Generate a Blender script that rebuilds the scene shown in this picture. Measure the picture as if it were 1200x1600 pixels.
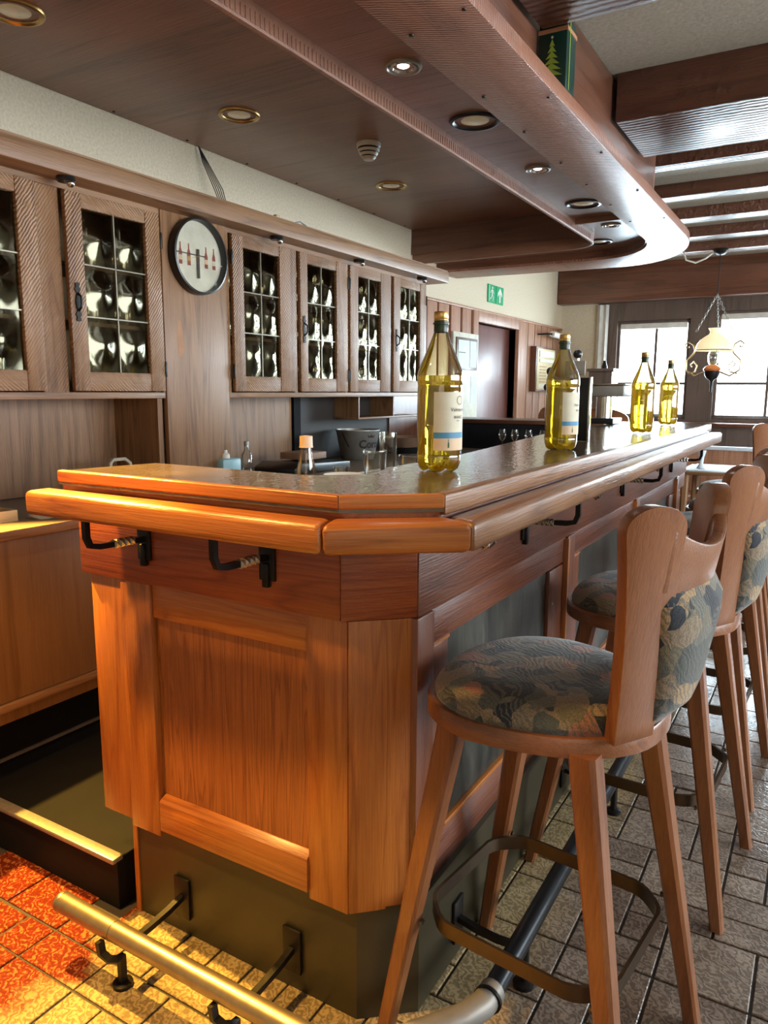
import bpy, bmesh, math, random
from mathutils import Vector, Matrix, Euler
random.seed(7)
R = math.radians
S = bpy.context.scene
COL = S.collection
for o in list(bpy.data.objects):
    bpy.data.objects.remove(o)

# ------------------------------------------------------------------ camera
cam_d = bpy.data.cameras.new('camera')
cam = bpy.data.objects.new('camera', cam_d)
COL.objects.link(cam)
YAW, PITCH, ROLL = R(30.64), R(9.25), R(0.27)
fw = Vector((-math.sin(YAW) * math.cos(PITCH), math.cos(YAW) * math.cos(PITCH), -math.sin(PITCH)))
rt = Vector((math.cos(YAW), math.sin(YAW), 0))
up = rt.cross(fw)
rt, up = rt * math.cos(ROLL) + up * math.sin(ROLL), up * math.cos(ROLL) - rt * math.sin(ROLL)
M = Matrix((rt, up, -fw)).transposed().to_4x4()
M.translation = Vector((0, 0, 1.30))
cam.matrix_world = M
cam_d.sensor_fit = 'VERTICAL'
cam_d.sensor_height = 24.0
cam_d.lens = 24.0 * 1163.0 / 1600.0
cam_d.clip_start = 0.02
S.camera = cam

# ------------------------------------------------------------------ world / exposure
w = bpy.data.worlds.new('World')
S.world = w
w.use_nodes = True
nt = w.node_tree
nt.nodes['Background'].inputs[0].default_value = (0.88, 0.96, 1.0, 1)
nt.nodes['Background'].inputs[1].default_value = 5.0
S.view_settings.view_transform = 'Standard'
S.view_settings.look = 'None'
S.view_settings.gamma = 1
S.view_settings.use_curve_mapping = False
S.view_settings.exposure = 0.35


def aim(o, tgt):
    d = Vector(tgt) - o.location
    o.rotation_euler = d.to_track_quat('-Z', 'Y').to_euler()


def light(kind, name, loc, energy, color, tgt=None, size=1, size_y=None, spot=None, blend=0.3, spread=None):
    d = bpy.data.lights.new(name, kind)
    d.energy = energy
    d.color = color
    if kind == 'AREA':
        d.shape = 'RECTANGLE'
        d.size = size
        d.size_y = size_y or size
        if spread:
            d.spread = spread
    else:
        d.shadow_soft_size = size
    if kind == 'SPOT':
        d.spot_size = spot
        d.spot_blend = blend
    o = bpy.data.objects.new(name, d)
    COL.objects.link(o)
    o.location = loc
    if tgt:
        aim(o, tgt)
    return o


# daylight through the far windows, plus added fill from the right and from behind the camera
light('AREA', 'window_daylight', (-0.2, 8.55, 1.65), 420, (0.74, 0.90, 1.0), (-0.2, 0, 1.1), 4.0, 1.3)
light('AREA', 'side_fill', (3.25, 3.2, 1.6), 150, (0.80, 0.91, 1.0), (-1, 3.0, 1.0), 4.5, 1.2)  # added cool fill, no window seen on this side
light('AREA', 'rear_fill', (1.2, -1.7, 1.9), 11, (1.0, 0.84, 0.66), (-1.4, 2.5, 1.2), 2.2, 1.4)  # added warm fill, stands in for bounced light
# warm halogen lamps over the open end of the bar: a cornice spot left of the frame and a ceiling downlight above it
light('SPOT', 'halogen_beam', (-2.22, 1.19, 1.965), 680, (1.0, 0.55, 0.09), (-1.18, 0.86, 0), 0.018, spot=R(57), blend=0.35)
light('SPOT', 'halogen_beam', (-1.60, 0.42, 2.375), 230, (1.0, 0.56, 0.14), (-1.02, 1.1, .3), 0.06, spot=R(62), blend=0.8)


# ------------------------------------------------------------------ node helpers


def new_mat(name):
    m = bpy.data.materials.new(name)
    m.use_nodes = True
    t = m.node_tree
    b = t.nodes['Principled BSDF']
    return m, t, b


def nd(t, typ, **kw):
    n = t.nodes.new(typ)
    for k, v in kw.items():
        setattr(n, k, v)
    return n


def lk(t, a, b):
    t.links.new(a, b)


def ramp(t, fac, stops):
    r = nd(t, 'ShaderNodeValToRGB')
    e = r.color_ramp.elements
    e[0].position, e[0].color = stops[0][0], (*stops[0][1], 1)
    e[1].position, e[1].color = stops[-1][0], (*stops[-1][1], 1)
    for p, c in stops[1:-1]:
        n = e.new(p)
        n.color = (*c, 1)
    lk(t, fac, r.inputs[0])
    return r.outputs[0]


PRE = [0.0]


def mapping(t, scale=(1, 1, 1), rot=(0, 0, 0), src='Object'):
    tc = nd(t, 'ShaderNodeTexCoord')
    if PRE[0]:
        vr = nd(t, 'ShaderNodeVectorRotate')
        vr.rotation_type = 'Z_AXIS'
        vr.inputs['Angle'].default_value = PRE[0]
        lk(t, tc.outputs[src], vr.inputs['Vector'])
        mp = nd(t, 'ShaderNodeMapping')
        mp.inputs['Scale'].default_value = scale
        lk(t, vr.outputs[0], mp.inputs[0])
        return mp.outputs[0]
    mp = nd(t, 'ShaderNodeMapping')
    mp.inputs['Scale'].default_value = scale
    mp.inputs['Rotation'].default_value = rot
    lk(t, tc.outputs[src], mp.inputs[0])
    return mp.outputs[0]


def noise(t, vec, scale, detail=4, rough=0.6, dist=0.0):
    n = nd(t, 'ShaderNodeTexNoise')
    n.inputs['Scale'].default_value = scale
    n.inputs['Detail'].default_value = detail
    n.inputs['Roughness'].default_value = rough
    n.inputs['Distortion'].default_value = dist
    lk(t, vec, n.inputs['Vector'])
    return n.outputs['Fac']


def wave(t, vec, scale, dist=3, detail=2, dscale=1, direction='X', prof='SIN'):
    n = nd(t, 'ShaderNodeTexWave')
    n.bands_direction = direction
    n.wave_profile = prof
    n.inputs['Scale'].default_value = scale
    n.inputs['Distortion'].default_value = dist
    n.inputs['Detail'].default_value = detail
    n.inputs['Detail Scale'].default_value = dscale
    lk(t, vec, n.inputs['Vector'])
    return n.outputs['Fac']


def mixf(t, a, b, f=0.5, op='MIX'):
    n = nd(t, 'ShaderNodeMix')
    n.data_type = 'RGBA'
    n.blend_type = op
    n.inputs[0].default_value = f
    for s, v in ((6, a), (7, b)):
        if isinstance(v, tuple):
            n.inputs[s].default_value = (*v, 1)
        else:
            lk(t, v, n.inputs[s])
    return n.outputs[2]


def math_(t, op, a, b=None):
    n = nd(t, 'ShaderNodeMath')
    n.operation = op
    for i, v in enumerate((a, b)):
        if v is None:
            continue
        if isinstance(v, (int, float)):
            n.inputs[i].default_value = v
        else:
            lk(t, v, n.inputs[i])
    return n.outputs[0]


def bump(t, b, h, strength=0.3, dist=0.01):
    n = nd(t, 'ShaderNodeBump')
    n.inputs['Strength'].default_value = strength
    n.inputs['Distance'].default_value = dist
    lk(t, h, n.inputs['Height'])
    lk(t, n.outputs[0], b.inputs['Normal'])


def plain(name, col, rough=0.5, metal=0.0, spec=0.5, emis=None, es=1.0, bumps=None, coat=0.0):
    m, t, b = new_mat(name)
    b.inputs['Base Color'].default_value = (*col, 1)
    b.inputs['Roughness'].default_value = rough
    b.inputs['Metallic'].default_value = metal
    b.inputs['Specular IOR Level'].default_value = spec
    b.inputs['Coat Weight'].default_value = coat
    if emis:
        b.inputs['Emission Color'].default_value = (*emis, 1)
        b.inputs['Emission Strength'].default_value = es
    v = mapping(t)
    n = noise(t, v, bumps[0] if bumps else 14, 4)
    lk(t, ramp(t, n, [(0.3, tuple(c * 0.86 for c in col)), (0.7, tuple(min(1, c * 1.1) for c in col))]), b.inputs['Base Color'])
    if bumps:
        bump(t, b, n, bumps[1], bumps[2])
    return m


def wood(name, dark, mid, lite, axis='Z', rough=0.38, ring=5.0, coat=0.25, bs=0.12, saw=None, pores=0.5):
    """grain runs along axis; ring = rings per metre across it"""
    m, t, b = new_mat(name)
    st = {'X': (0.07, 1, 1), 'Y': (1, 0.07, 1), 'Z': (1, 1, 0.07)}[axis]
    v = mapping(t, st)
    big = noise(t, v, 9, 3, 0.5, 0.6)
    rings = math_(t, 'FRACT', math_(t, 'MULTIPLY', big, ring))
    rr = ramp(t, rings, [(0.0, (0, 0, 0)), (0.12, (0.55, 0.55, 0.55)), (0.75, (1, 1, 1)), (1.0, (0.15, 0.15, 0.15))])
    st2 = tuple(s if s == 1 else 0.03 for s in st)
    fine = noise(t, mapping(t, st2), 240, 3, 0.7)
    lowf = noise(t, mapping(t), 2.2, 2, 0.5)
    f = math_(t, 'ADD', math_(t, 'MULTIPLY', rr, 0.30), math_(t, 'ADD', math_(t, 'MULTIPLY', fine, pores), math_(t, 'MULTIPLY', lowf, 0.42)))
    c = ramp(t, f, [(0.32, dark), (0.58, mid), (0.92, lite)])
    lk(t, c, b.inputs['Base Color'])
    b.inputs['Roughness'].default_value = rough
    b.inputs['Coat Weight'].default_value = coat
    b.inputs['Coat Roughness'].default_value = 0.25
    h = math_(t, 'ADD', fine, math_(t, 'MULTIPLY', rr, 0.2))
    if saw:
        sc, rot, amt = saw
        wv = wave(t, mapping(t, (1, 1, 1), rot), sc * 1.25, 3.4, 3, 1.2, 'Y', 'SIN')
        wv = math_(t, 'MULTIPLY', wv, noise(t, mapping(t), 30, 2, .6))
        h = math_(t, 'ADD', math_(t, 'MULTIPLY', h, 0.35), math_(t, 'MULTIPLY', wv, amt))
    bump(t, b, h, 1.0, bs * 0.01)
    return m


def glass_thin(name, tint, gloss=0.5, rough=0.05, bsc=None, gcol=(1, 1, 1)):
    """clear pane: sees through, reflects by fresnel"""
    m, t, b = new_mat(name)
    out = t.nodes['Material Output']
    t.nodes.remove(b)
    tr = nd(t, 'ShaderNodeBsdfTransparent')
    tr.inputs[0].default_value = (*tint, 1)
    gl = nd(t, 'ShaderNodeBsdfGlossy')
    gl.inputs['Roughness'].default_value = rough
    gl.inputs[0].default_value = (*gcol, 1)
    fr = nd(t, 'ShaderNodeFresnel')
    fr.inputs[0].default_value = 1.5
    f = math_(t, 'ADD', math_(t, 'MULTIPLY', fr.outputs[0], gloss * 2), 0.03)
    mx = nd(t, 'ShaderNodeMixShader')
    lk(t, f, mx.inputs[0])
    lk(t, tr.outputs[0], mx.inputs[1])
    lk(t, gl.outputs[0], mx.inputs[2])
    lk(t, mx.outputs[0], out.inputs[0])
    if bsc:
        bn = nd(t, 'ShaderNodeBump')
        bn.inputs['Strength'].default_value = bsc[1]
        bn.inputs['Distance'].default_value = 0.01
        lk(t, noise(t, mapping(t), bsc[0], 1, 0.4), bn.inputs['Height'])
        lk(t, bn.outputs[0], gl.inputs['Normal'])
        lk(t, bn.outputs[0], fr.inputs['Normal'])
    return m


MT = {}
OAKD, OAKM, OAKL = (0.15, 0.034, 0.004), (0.30, 0.082, 0.011), (0.46, 0.155, 0.028)
for ax in 'XYZ':
    MT['oak' + ax] = wood('oak along ' + ax, OAKD, OAKM, OAKL, ax, 0.36, 7, pores=0.66)
    MT['cab' + ax] = wood('cabinet wood along ' + ax, (0.105, 0.046, 0.017), (0.215, 0.103, 0.042), (0.35, 0.185, 0.085), ax, 0.45, 6, 0.1)
    MT['dark' + ax] = wood('dark stained wood along ' + ax, (0.05, 0.018, 0.009), (0.115, 0.040, 0.020), (0.20, 0.075, 0.04), ax, 0.36, 4, 0.3)
    MT['stool' + ax] = wood('stool beech along ' + ax, (0.095, 0.027, 0.008), (0.185, 0.060, 0.019), (0.30, 0.115, 0.040), ax, 0.33, 3, 0.35, 0.06)
MT['oakglare'] = wood('oak greyed by glare along Y', (0.11, 0.045, 0.017), (0.21, 0.095, 0.040), (0.33, 0.165, 0.080), 'Y', 0.30, 7, 0.35)  # long-side oak, browned to put the cool window glare into its colour
PRE[0] = R(-37.4)
MT['oakcant'] = wood('oak along the canted corner', OAKD, OAKM, OAKL, 'X', 0.36, 7, pores=0.66)
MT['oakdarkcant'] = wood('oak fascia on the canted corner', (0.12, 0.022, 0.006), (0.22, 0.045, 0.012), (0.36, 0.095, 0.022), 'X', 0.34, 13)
PRE[0] = 0.0
MT['oakpanel'] = wood('oak inner panel', (0.12, 0.030, 0.006), (0.27, 0.078, 0.015), (0.46, 0.155, 0.035), 'Z', 0.42, 22, 0.2)
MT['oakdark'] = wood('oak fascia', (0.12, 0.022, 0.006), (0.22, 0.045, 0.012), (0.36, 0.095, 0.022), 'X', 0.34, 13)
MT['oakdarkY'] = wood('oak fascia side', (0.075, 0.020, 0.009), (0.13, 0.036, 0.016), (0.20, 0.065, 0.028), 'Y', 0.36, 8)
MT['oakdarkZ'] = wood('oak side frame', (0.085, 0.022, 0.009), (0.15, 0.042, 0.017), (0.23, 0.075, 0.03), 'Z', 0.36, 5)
MT['cabsawA'] = wood('sawn cabinet wood rising', (0.115, 0.048, 0.018), (0.225, 0.108, 0.046), (0.37, 0.20, 0.095), 'Z', 0.42, 4, 0.1, 0.45, (26, (R(35), 0, 0), 1.0))
MT['cabsawB'] = wood('sawn cabinet wood falling', (0.115, 0.048, 0.018), (0.225, 0.108, 0.046), (0.37, 0.20, 0.095), 'Y', 0.42, 4, 0.1, 0.45, (26, (R(-50), 0, 0), 0.9))
MT['canopy'] = wood('canopy veneer', (0.10, 0.040, 0.021), (0.195, 0.080, 0.043), (0.30, 0.135, 0.078), 'X', 0.38, 3, 0.2, 0.12)
MT['canopysaw'] = wood('sawn canopy board', (0.13, 0.045, 0.023), (0.24, 0.090, 0.048), (0.36, 0.15, 0.085), 'Y', 0.36, 3, 0.25, 0.36, (24, (0, 0, R(-28)), 1.0))
MT['beamsaw'] = wood('sawn beam', (0.055, 0.020, 0.012), (0.12, 0.045, 0.025), (0.20, 0.08, 0.045), 'X', 0.30, 3, 0.3, 1.0, (8, (0, 0, 0), 1.6))
MT['plank'] = wood('wall plank', (0.20, 0.085, 0.045), (0.36, 0.17, 0.095), (0.52, 0.28, 0.17), 'Z', 0.45, 5, 0.1, 0.3, (30, (R(25), 0, 0), 0.5))
MT['worktop'] = plain('grey worktop laminate', (0.16, 0.125, 0.085), 0.38, bumps=(60, 0.05, 0.001))
MT['lowdoor'] = wood('cupboard front', (0.12, 0.055, 0.016), (0.20, 0.095, 0.028), (0.30, 0.15, 0.05), 'Z', 0.45, 3, 0.05, 0.03)
MT['iron'] = plain('black iron', (0.018, 0.015, 0.013), 0.42, 0.6, bumps=(50, 0.3, 0.002))
MT['ironbright'] = plain('burnished iron', (0.55, 0.48, 0.38), 0.3, 1.0)  # paler polished metal for the bracket twist
MT['band'] = plain('bronzed steel band', (0.11, 0.075, 0.045), 0.34, 0.9)
MT['tube'] = plain('worn steel tube', (0.34, 0.27, 0.18), 0.36, 0.85, bumps=(40, 0.15, 0.001))
MT['tubedark'] = plain('blackened steel tube', (0.035, 0.038, 0.042), 0.3, 0.8)
MT['joint'] = plain('grey pipe joint', (0.27, 0.25, 0.22), 0.5, 0.4)
MT['plinth'] = plain('dark olive linoleum', (0.038, 0.030, 0.013), 0.42, bumps=(6, 0.1, 0.002))
MT['slate'] = None
MT['plaster'] = plain('rough cream plaster', (0.68, 0.58, 0.42), 0.85, bumps=(95, 0.55, 0.006))
MT['plasterceil'] = plain('ceiling plaster', (0.42, 0.37, 0.29), 0.85, bumps=(60, 0.4, 0.006))
MT['mat'] = plain('black rubber mat', (0.007, 0.0062, 0.006), 0.65, spec=0.15)
MT['alu'] = plain('worn step edge', (0.36, 0.31, 0.25), 0.4, 0.6, bumps=(90, 0.3, 0.002))
MT['lead'] = plain('lead came', (0.30, 0.27, 0.21), 0.35, 0.6)
MT['inside'] = plain('cabinet inside', (0.10, 0.058, 0.032), 0.6)
MT['white'] = plain('white plastic', (0.75, 0.72, 0.64), 0.45)
MT['cream'] = plain('cream enamel', (0.66, 0.63, 0.53), 0.4)
MT['black'] = plain('black plastic', (0.012, 0.012, 0.013), 0.3)
MT['chrome'] = plain('chrome', (0.6, 0.6, 0.6), 0.18, 1.0)
MT['gold'] = plain('gold screw cap', (0.66, 0.42, 0.14), 0.32, 0.9)
MT['greenneck'] = plain('dark green neck ring', (0.02, 0.035, 0.012), 0.35)
MT['label'] = plain('cream paper label', (0.62, 0.55, 0.40), 0.55)
MT['labelblue'] = plain('blue print', (0.06, 0.22, 0.36), 0.55)
MT['labelsand'] = plain('sand print', (0.66, 0.46, 0.28), 0.55)
MT['ink'] = plain('dark ink', (0.04, 0.035, 0.03), 0.6)
MT['inkgreen'] = plain('green ink', (0.03, 0.11, 0.03), 0.6)
MT['inkred'] = plain('dark red ink', (0.24, 0.045, 0.03), 0.6)
MT['inkamber'] = plain('amber ink', (0.42, 0.22, 0.05), 0.6)
MT['exit'] = plain('exit sign green', (0.0, 0.26, 0.10), 0.4, emis=(0.0, 0.30, 0.10), es=0.25)
MT['greenbox'] = plain('dark green card', (0.006, 0.035, 0.026), 0.35)
MT['tree'] = plain('lime print', (0.32, 0.46, 0.05), 0.5)
MT['ribbon'] = plain('copper ribbon', (0.42, 0.19, 0.09), 0.4)
MT['bulb'] = plain('lit led lens', (1, 1, 1), 0.3, emis=(1.0, 0.96, 0.92), es=22)
MT['bulbwarm'] = plain('dim warm lens', (0.9, 0.7, 0.35), 0.3, emis=(1.0, 0.75, 0.35), es=1.1)
MT['bulboff'] = plain('frosted lamp glass', (0.42, 0.35, 0.22), 0.25, spec=0.8, emis=(1.0, 0.8, 0.5), es=0.08)
MT['zinc'] = plain('brushed tin', (0.34, 0.33, 0.30), 0.42, 0.5)
MT['brass'] = plain('brass', (0.55, 0.36, 0.13), 0.3, 0.9)
MT['opal'] = plain('opal glass shade', (0.85, 0.74, 0.50), 0.3, emis=(1.0, 0.8, 0.45), es=0.55)
MT['font'] = plain('orange glass font', (0.55, 0.16, 0.04), 0.25)
MT['towel'] = plain('crumpled cloth', (0.50, 0.44, 0.34), 0.8, bumps=(40, 0.5, 0.004))
MT['pine'] = wood('pale pine', (0.42, 0.26, 0.11), (0.58, 0.38, 0.17), (0.70, 0.50, 0.26), 'Y', 0.5, 4)
MT['cloth'] = plain('white table cloth', (0.66, 0.72, 0.78), 0.7)
MT['bluecap'] = plain('pale blue tub', (0.28, 0.50, 0.55), 0.4)
MT['wicker'] = plain('wicker', (0.34, 0.20, 0.13), 0.6, bumps=(70, 0.6, 0.004))
MT['winframe'] = wood('dark window wood', (0.05, 0.035, 0.03), (0.10, 0.07, 0.055), (0.16, 0.11, 0.09), 'Z', 0.4, 3)
MT['curtain'] = plain('pale curtain', (0.7, 0.68, 0.62), 0.8)
MT['paper'] = plain('poster paper', (0.66, 0.64, 0.52), 0.6)
MT['papergreen'] = plain('poster picture', (0.36, 0.48, 0.30), 0.5)
MT['menuyellow'] = plain('menu print', (0.55, 0.42, 0.20), 0.5)
MT['doordark'] = wood('dark door leaf', (0.09, 0.028, 0.020), (0.15, 0.048, 0.034), (0.21, 0.07, 0.05), 'Z', 0.4, 3)
MT['barblack'] = plain('blue black bar front', (0.014, 0.017, 0.022), 0.22)
MT['pane'] = glass_thin('bulging cabinet pane', (0.70, 0.62, 0.44), 0.55, 0.09, None, (0.95, 0.88, 0.60))
MT['clear'] = glass_thin('clear glassware', (0.95, 0.96, 0.93), 0.38, 0.05)
MT['clocklens'] = glass_thin('clock lens', (0.97, 0.96, 0.93), 0.45, 0.03)
MT['winglass'] = glass_thin('window glass', (0.97, 0.99, 1.0), 0.2, 0.02)


def mk_slate():
    m, t, b = new_mat('dark streaked bar panel')
    v = mapping(t, (1, 1, 0.25))
    n = noise(t, v, 16, 6, 0.7, 0.8)
    lk(t, ramp(t, n, [(0.35, (0.018, 0.020, 0.018)), (0.55, (0.05, 0.050, 0.040)), (0.75, (0.13, 0.11, 0.085))]), b.inputs['Base Color'])
    b.inputs['Roughness'].default_value = 0.35
    bump(t, b, n, 0.4, 0.004)
    return m


def mk_countertop():
    m, t, b = new_mat('dark rippled counter laminate')
    n = noise(t, mapping(t, (1, 1, 1)), 9, 5, 0.6)
    lk(t, ramp(t, n, [(0.3, (0.060, 0.042, 0.022)), (0.7, (0.13, 0.095, 0.052))]), b.inputs['Base Color'])
    b.inputs['Roughness'].default_value = 0.11
    b.inputs['Specular IOR Level'].default_value = 0.9
    h = noise(t, mapping(t, (1.0, 0.55, 1), (0, 0, R(20))), 95, 2, 0.5, 0.6)
    bump(t, b, h, 0.5, 0.0018)
    return m


def mk_fabric(name):
    m, t, b = new_mat(name)
    v = mapping(t)
    wrp = nd(t, 'ShaderNodeVectorMath')
    wrp.operation = 'ADD'
    sc = nd(t, 'ShaderNodeTexNoise')
    sc.inputs['Scale'].default_value = 9
    lk(t, v, sc.inputs['Vector'])
    scl = nd(t, 'ShaderNodeVectorMath')
    scl.operation = 'SCALE'
    scl.inputs['Scale'].default_value = 0.12
    lk(t, sc.outputs['Color'], scl.inputs[0])
    lk(t, v, wrp.inputs[0])
    lk(t, scl.outputs[0], wrp.inputs[1])
    vo = nd(t, 'ShaderNodeTexVoronoi')
    vo.inputs['Scale'].default_value = 24
    lk(t, wrp.outputs[0], vo.inputs['Vector'])
    sep = nd(t, 'ShaderNodeSeparateColor')
    lk(t, vo.outputs['Color'], sep.inputs[0])
    r = nd(t, 'ShaderNodeValToRGB')
    r.color_ramp.interpolation = 'CONSTANT'
    e = r.color_ramp.elements
    cols = [(0.0, (0.040, 0.045, 0.042)), (0.16, (0.18, 0.155, 0.10)), (0.32, (0.085, 0.092, 0.080)), (0.48, (0.27, 0.20, 0.125)), (0.60, (0.015, 0.020, 0.030)), (0.74, (0.36, 0.155, 0.10)), (0.81, (0.15, 0.15, 0.12)), (0.92, (0.42, 0.27, 0.13))]
    e[0].position, e[0].color = 0.0, (*cols[0][1], 1)
    e[1].position, e[1].color = cols[-1][0], (*cols[-1][1], 1)
    for p, c in cols[1:-1]:
        q = e.new(p)
        q.color = (*c, 1)
    lk(t, sep.outputs[0], r.inputs[0])
    # second pattern of brushed threads
    wv = wave(t, wrp.outputs[0], 34, 5, 3, 2, 'DIAGONAL', 'SIN')
    c2 = mixf(t, r.outputs[0], (0.15, 0.13, 0.095), 0.0)
    mix = t.nodes[-1]
    gate = ramp(t, math_(t, 'MULTIPLY', wv, sep.outputs[1]), [(0.42, (0, 0, 0)), (0.50, (0.75, 0.75, 0.75))])
    lk(t, gate, mix.inputs[0])
    th = noise(t, mapping(t, (1, 1, 1)), 420, 2, 0.7)
    c3 = mixf(t, c2, ramp(t, th, [(0.35, (0.35, 0.35, 0.35)), (0.65, (1.2, 1.2, 1.2))]), 0.7, 'MULTIPLY')
    lk(t, c3, b.inputs['Base Color'])
    b.inputs['Roughness'].default_value = 0.85
    b.inputs['Sheen Weight'].default_value = 0.3
    bump(t, b, math_(t, 'ADD', math_(t, 'MULTIPLY', wv, 0.6), th), 0.5, 0.0015)
    return m


def mk_tile():
    m, t, b = new_mat('glazed relief floor tile')
    g = nd(t, 'ShaderNodeNewGeometry')
    pos = g.outputs['Position']
    oi = nd(t, 'ShaderNodeObjectInfo')
    n1 = noise(t, pos, 1.15, 3, 0.6)
    n2 = noise(t, pos, 9, 3, 0.6)
    # relief: short curved ridges
    add = nd(t, 'ShaderNodeVectorMath')
    add.operation = 'ADD'
    rc = nd(t, 'ShaderNodeVectorMath')
    rc.operation = 'SCALE'
    rc.inputs[0].default_value = (3.1, 5.7, 0)
    lk(t, oi.outputs['Random'], rc.inputs['Scale'])
    lk(t, pos, add.inputs[0])
    lk(t, rc.outputs[0], add.inputs[1])
    rel = noise(t, add.outputs[0], 110, 1.0, 0.5, 0.3)
    wv = wave(t, add.outputs[0], 22, 14, 2.0, 1.9, 'DIAGONAL', 'SIN')
    h = math_(t, 'ADD', math_(t, 'MULTIPLY', wv, 0.55), math_(t, 'MULTIPLY', rel, 1.0))
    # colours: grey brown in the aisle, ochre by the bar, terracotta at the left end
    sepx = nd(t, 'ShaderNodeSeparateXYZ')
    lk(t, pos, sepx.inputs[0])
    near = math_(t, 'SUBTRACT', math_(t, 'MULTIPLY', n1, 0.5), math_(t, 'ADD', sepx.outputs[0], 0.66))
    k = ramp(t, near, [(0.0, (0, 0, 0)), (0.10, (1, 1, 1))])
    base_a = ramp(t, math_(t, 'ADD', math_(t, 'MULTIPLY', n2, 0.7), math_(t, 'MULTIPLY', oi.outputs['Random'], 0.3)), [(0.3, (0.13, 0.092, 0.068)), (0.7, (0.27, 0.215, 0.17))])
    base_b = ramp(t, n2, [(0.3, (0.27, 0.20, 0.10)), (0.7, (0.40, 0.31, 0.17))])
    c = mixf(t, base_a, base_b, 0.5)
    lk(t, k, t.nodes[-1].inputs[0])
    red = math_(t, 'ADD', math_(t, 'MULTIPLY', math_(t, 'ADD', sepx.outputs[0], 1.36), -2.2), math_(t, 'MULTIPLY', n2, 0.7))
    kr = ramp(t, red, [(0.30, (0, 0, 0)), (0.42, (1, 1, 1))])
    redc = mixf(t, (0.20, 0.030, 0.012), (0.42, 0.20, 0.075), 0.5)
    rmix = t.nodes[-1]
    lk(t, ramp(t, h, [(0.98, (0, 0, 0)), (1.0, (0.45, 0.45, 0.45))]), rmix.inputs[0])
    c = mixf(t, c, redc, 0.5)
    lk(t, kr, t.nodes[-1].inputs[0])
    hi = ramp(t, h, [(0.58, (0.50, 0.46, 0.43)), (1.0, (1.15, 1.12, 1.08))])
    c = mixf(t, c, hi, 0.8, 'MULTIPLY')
    lk(t, c, b.inputs['Base Color'])
    b.inputs['Roughness'].default_value = 0.21
    b.inputs['Specular IOR Level'].default_value = 0.6
    bump(t, b, h, 0.26, 0.0017)
    return m


MT['slate'] = mk_slate()
MT['counter'] = mk_countertop()
MT['fabric'] = mk_fabric('patterned upholstery')
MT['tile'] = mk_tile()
MT['grout'] = plain('dark grout', (0.045, 0.035, 0.028), 0.8)


def mk_refr(name, col, ior, rough=0.0):
    m, t, b = new_mat(name)
    b.inputs['Base Color'].default_value = (*col, 1)
    b.inputs['Transmission Weight'].default_value = 1.0
    b.inputs['Roughness'].default_value = rough
    b.inputs['IOR'].default_value = ior
    return m




def mk_wine():
    m, t, b = new_mat('yellow wine')
    out = t.nodes['Material Output']
    b.inputs['Base Color'].default_value = (1.0, 0.83, 0.10, 1)
    b.inputs['Transmission Weight'].default_value = 1.0
    b.inputs['Roughness'].default_value = 0.0
    b.inputs['IOR'].default_value = 1.33
    tl = nd(t, 'ShaderNodeBsdfTranslucent')
    tl.inputs[0].default_value = (1.0, 0.70, 0.03, 1)
    mx = nd(t, 'ShaderNodeMixShader')
    mx.inputs[0].default_value = 0.22
    lk(t, b.outputs[0], mx.inputs[1])
    lk(t, tl.outputs[0], mx.inputs[2])
    lk(t, mx.outputs[0], out.inputs[0])
    return m


MT['wine'] = mk_wine()
MT['bottleglass'] = glass_thin('olive tinted bottle', (0.90, 0.88, 0.66), 0.8, 0.03)

# ------------------------------------------------------------------ mesh helpers


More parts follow.
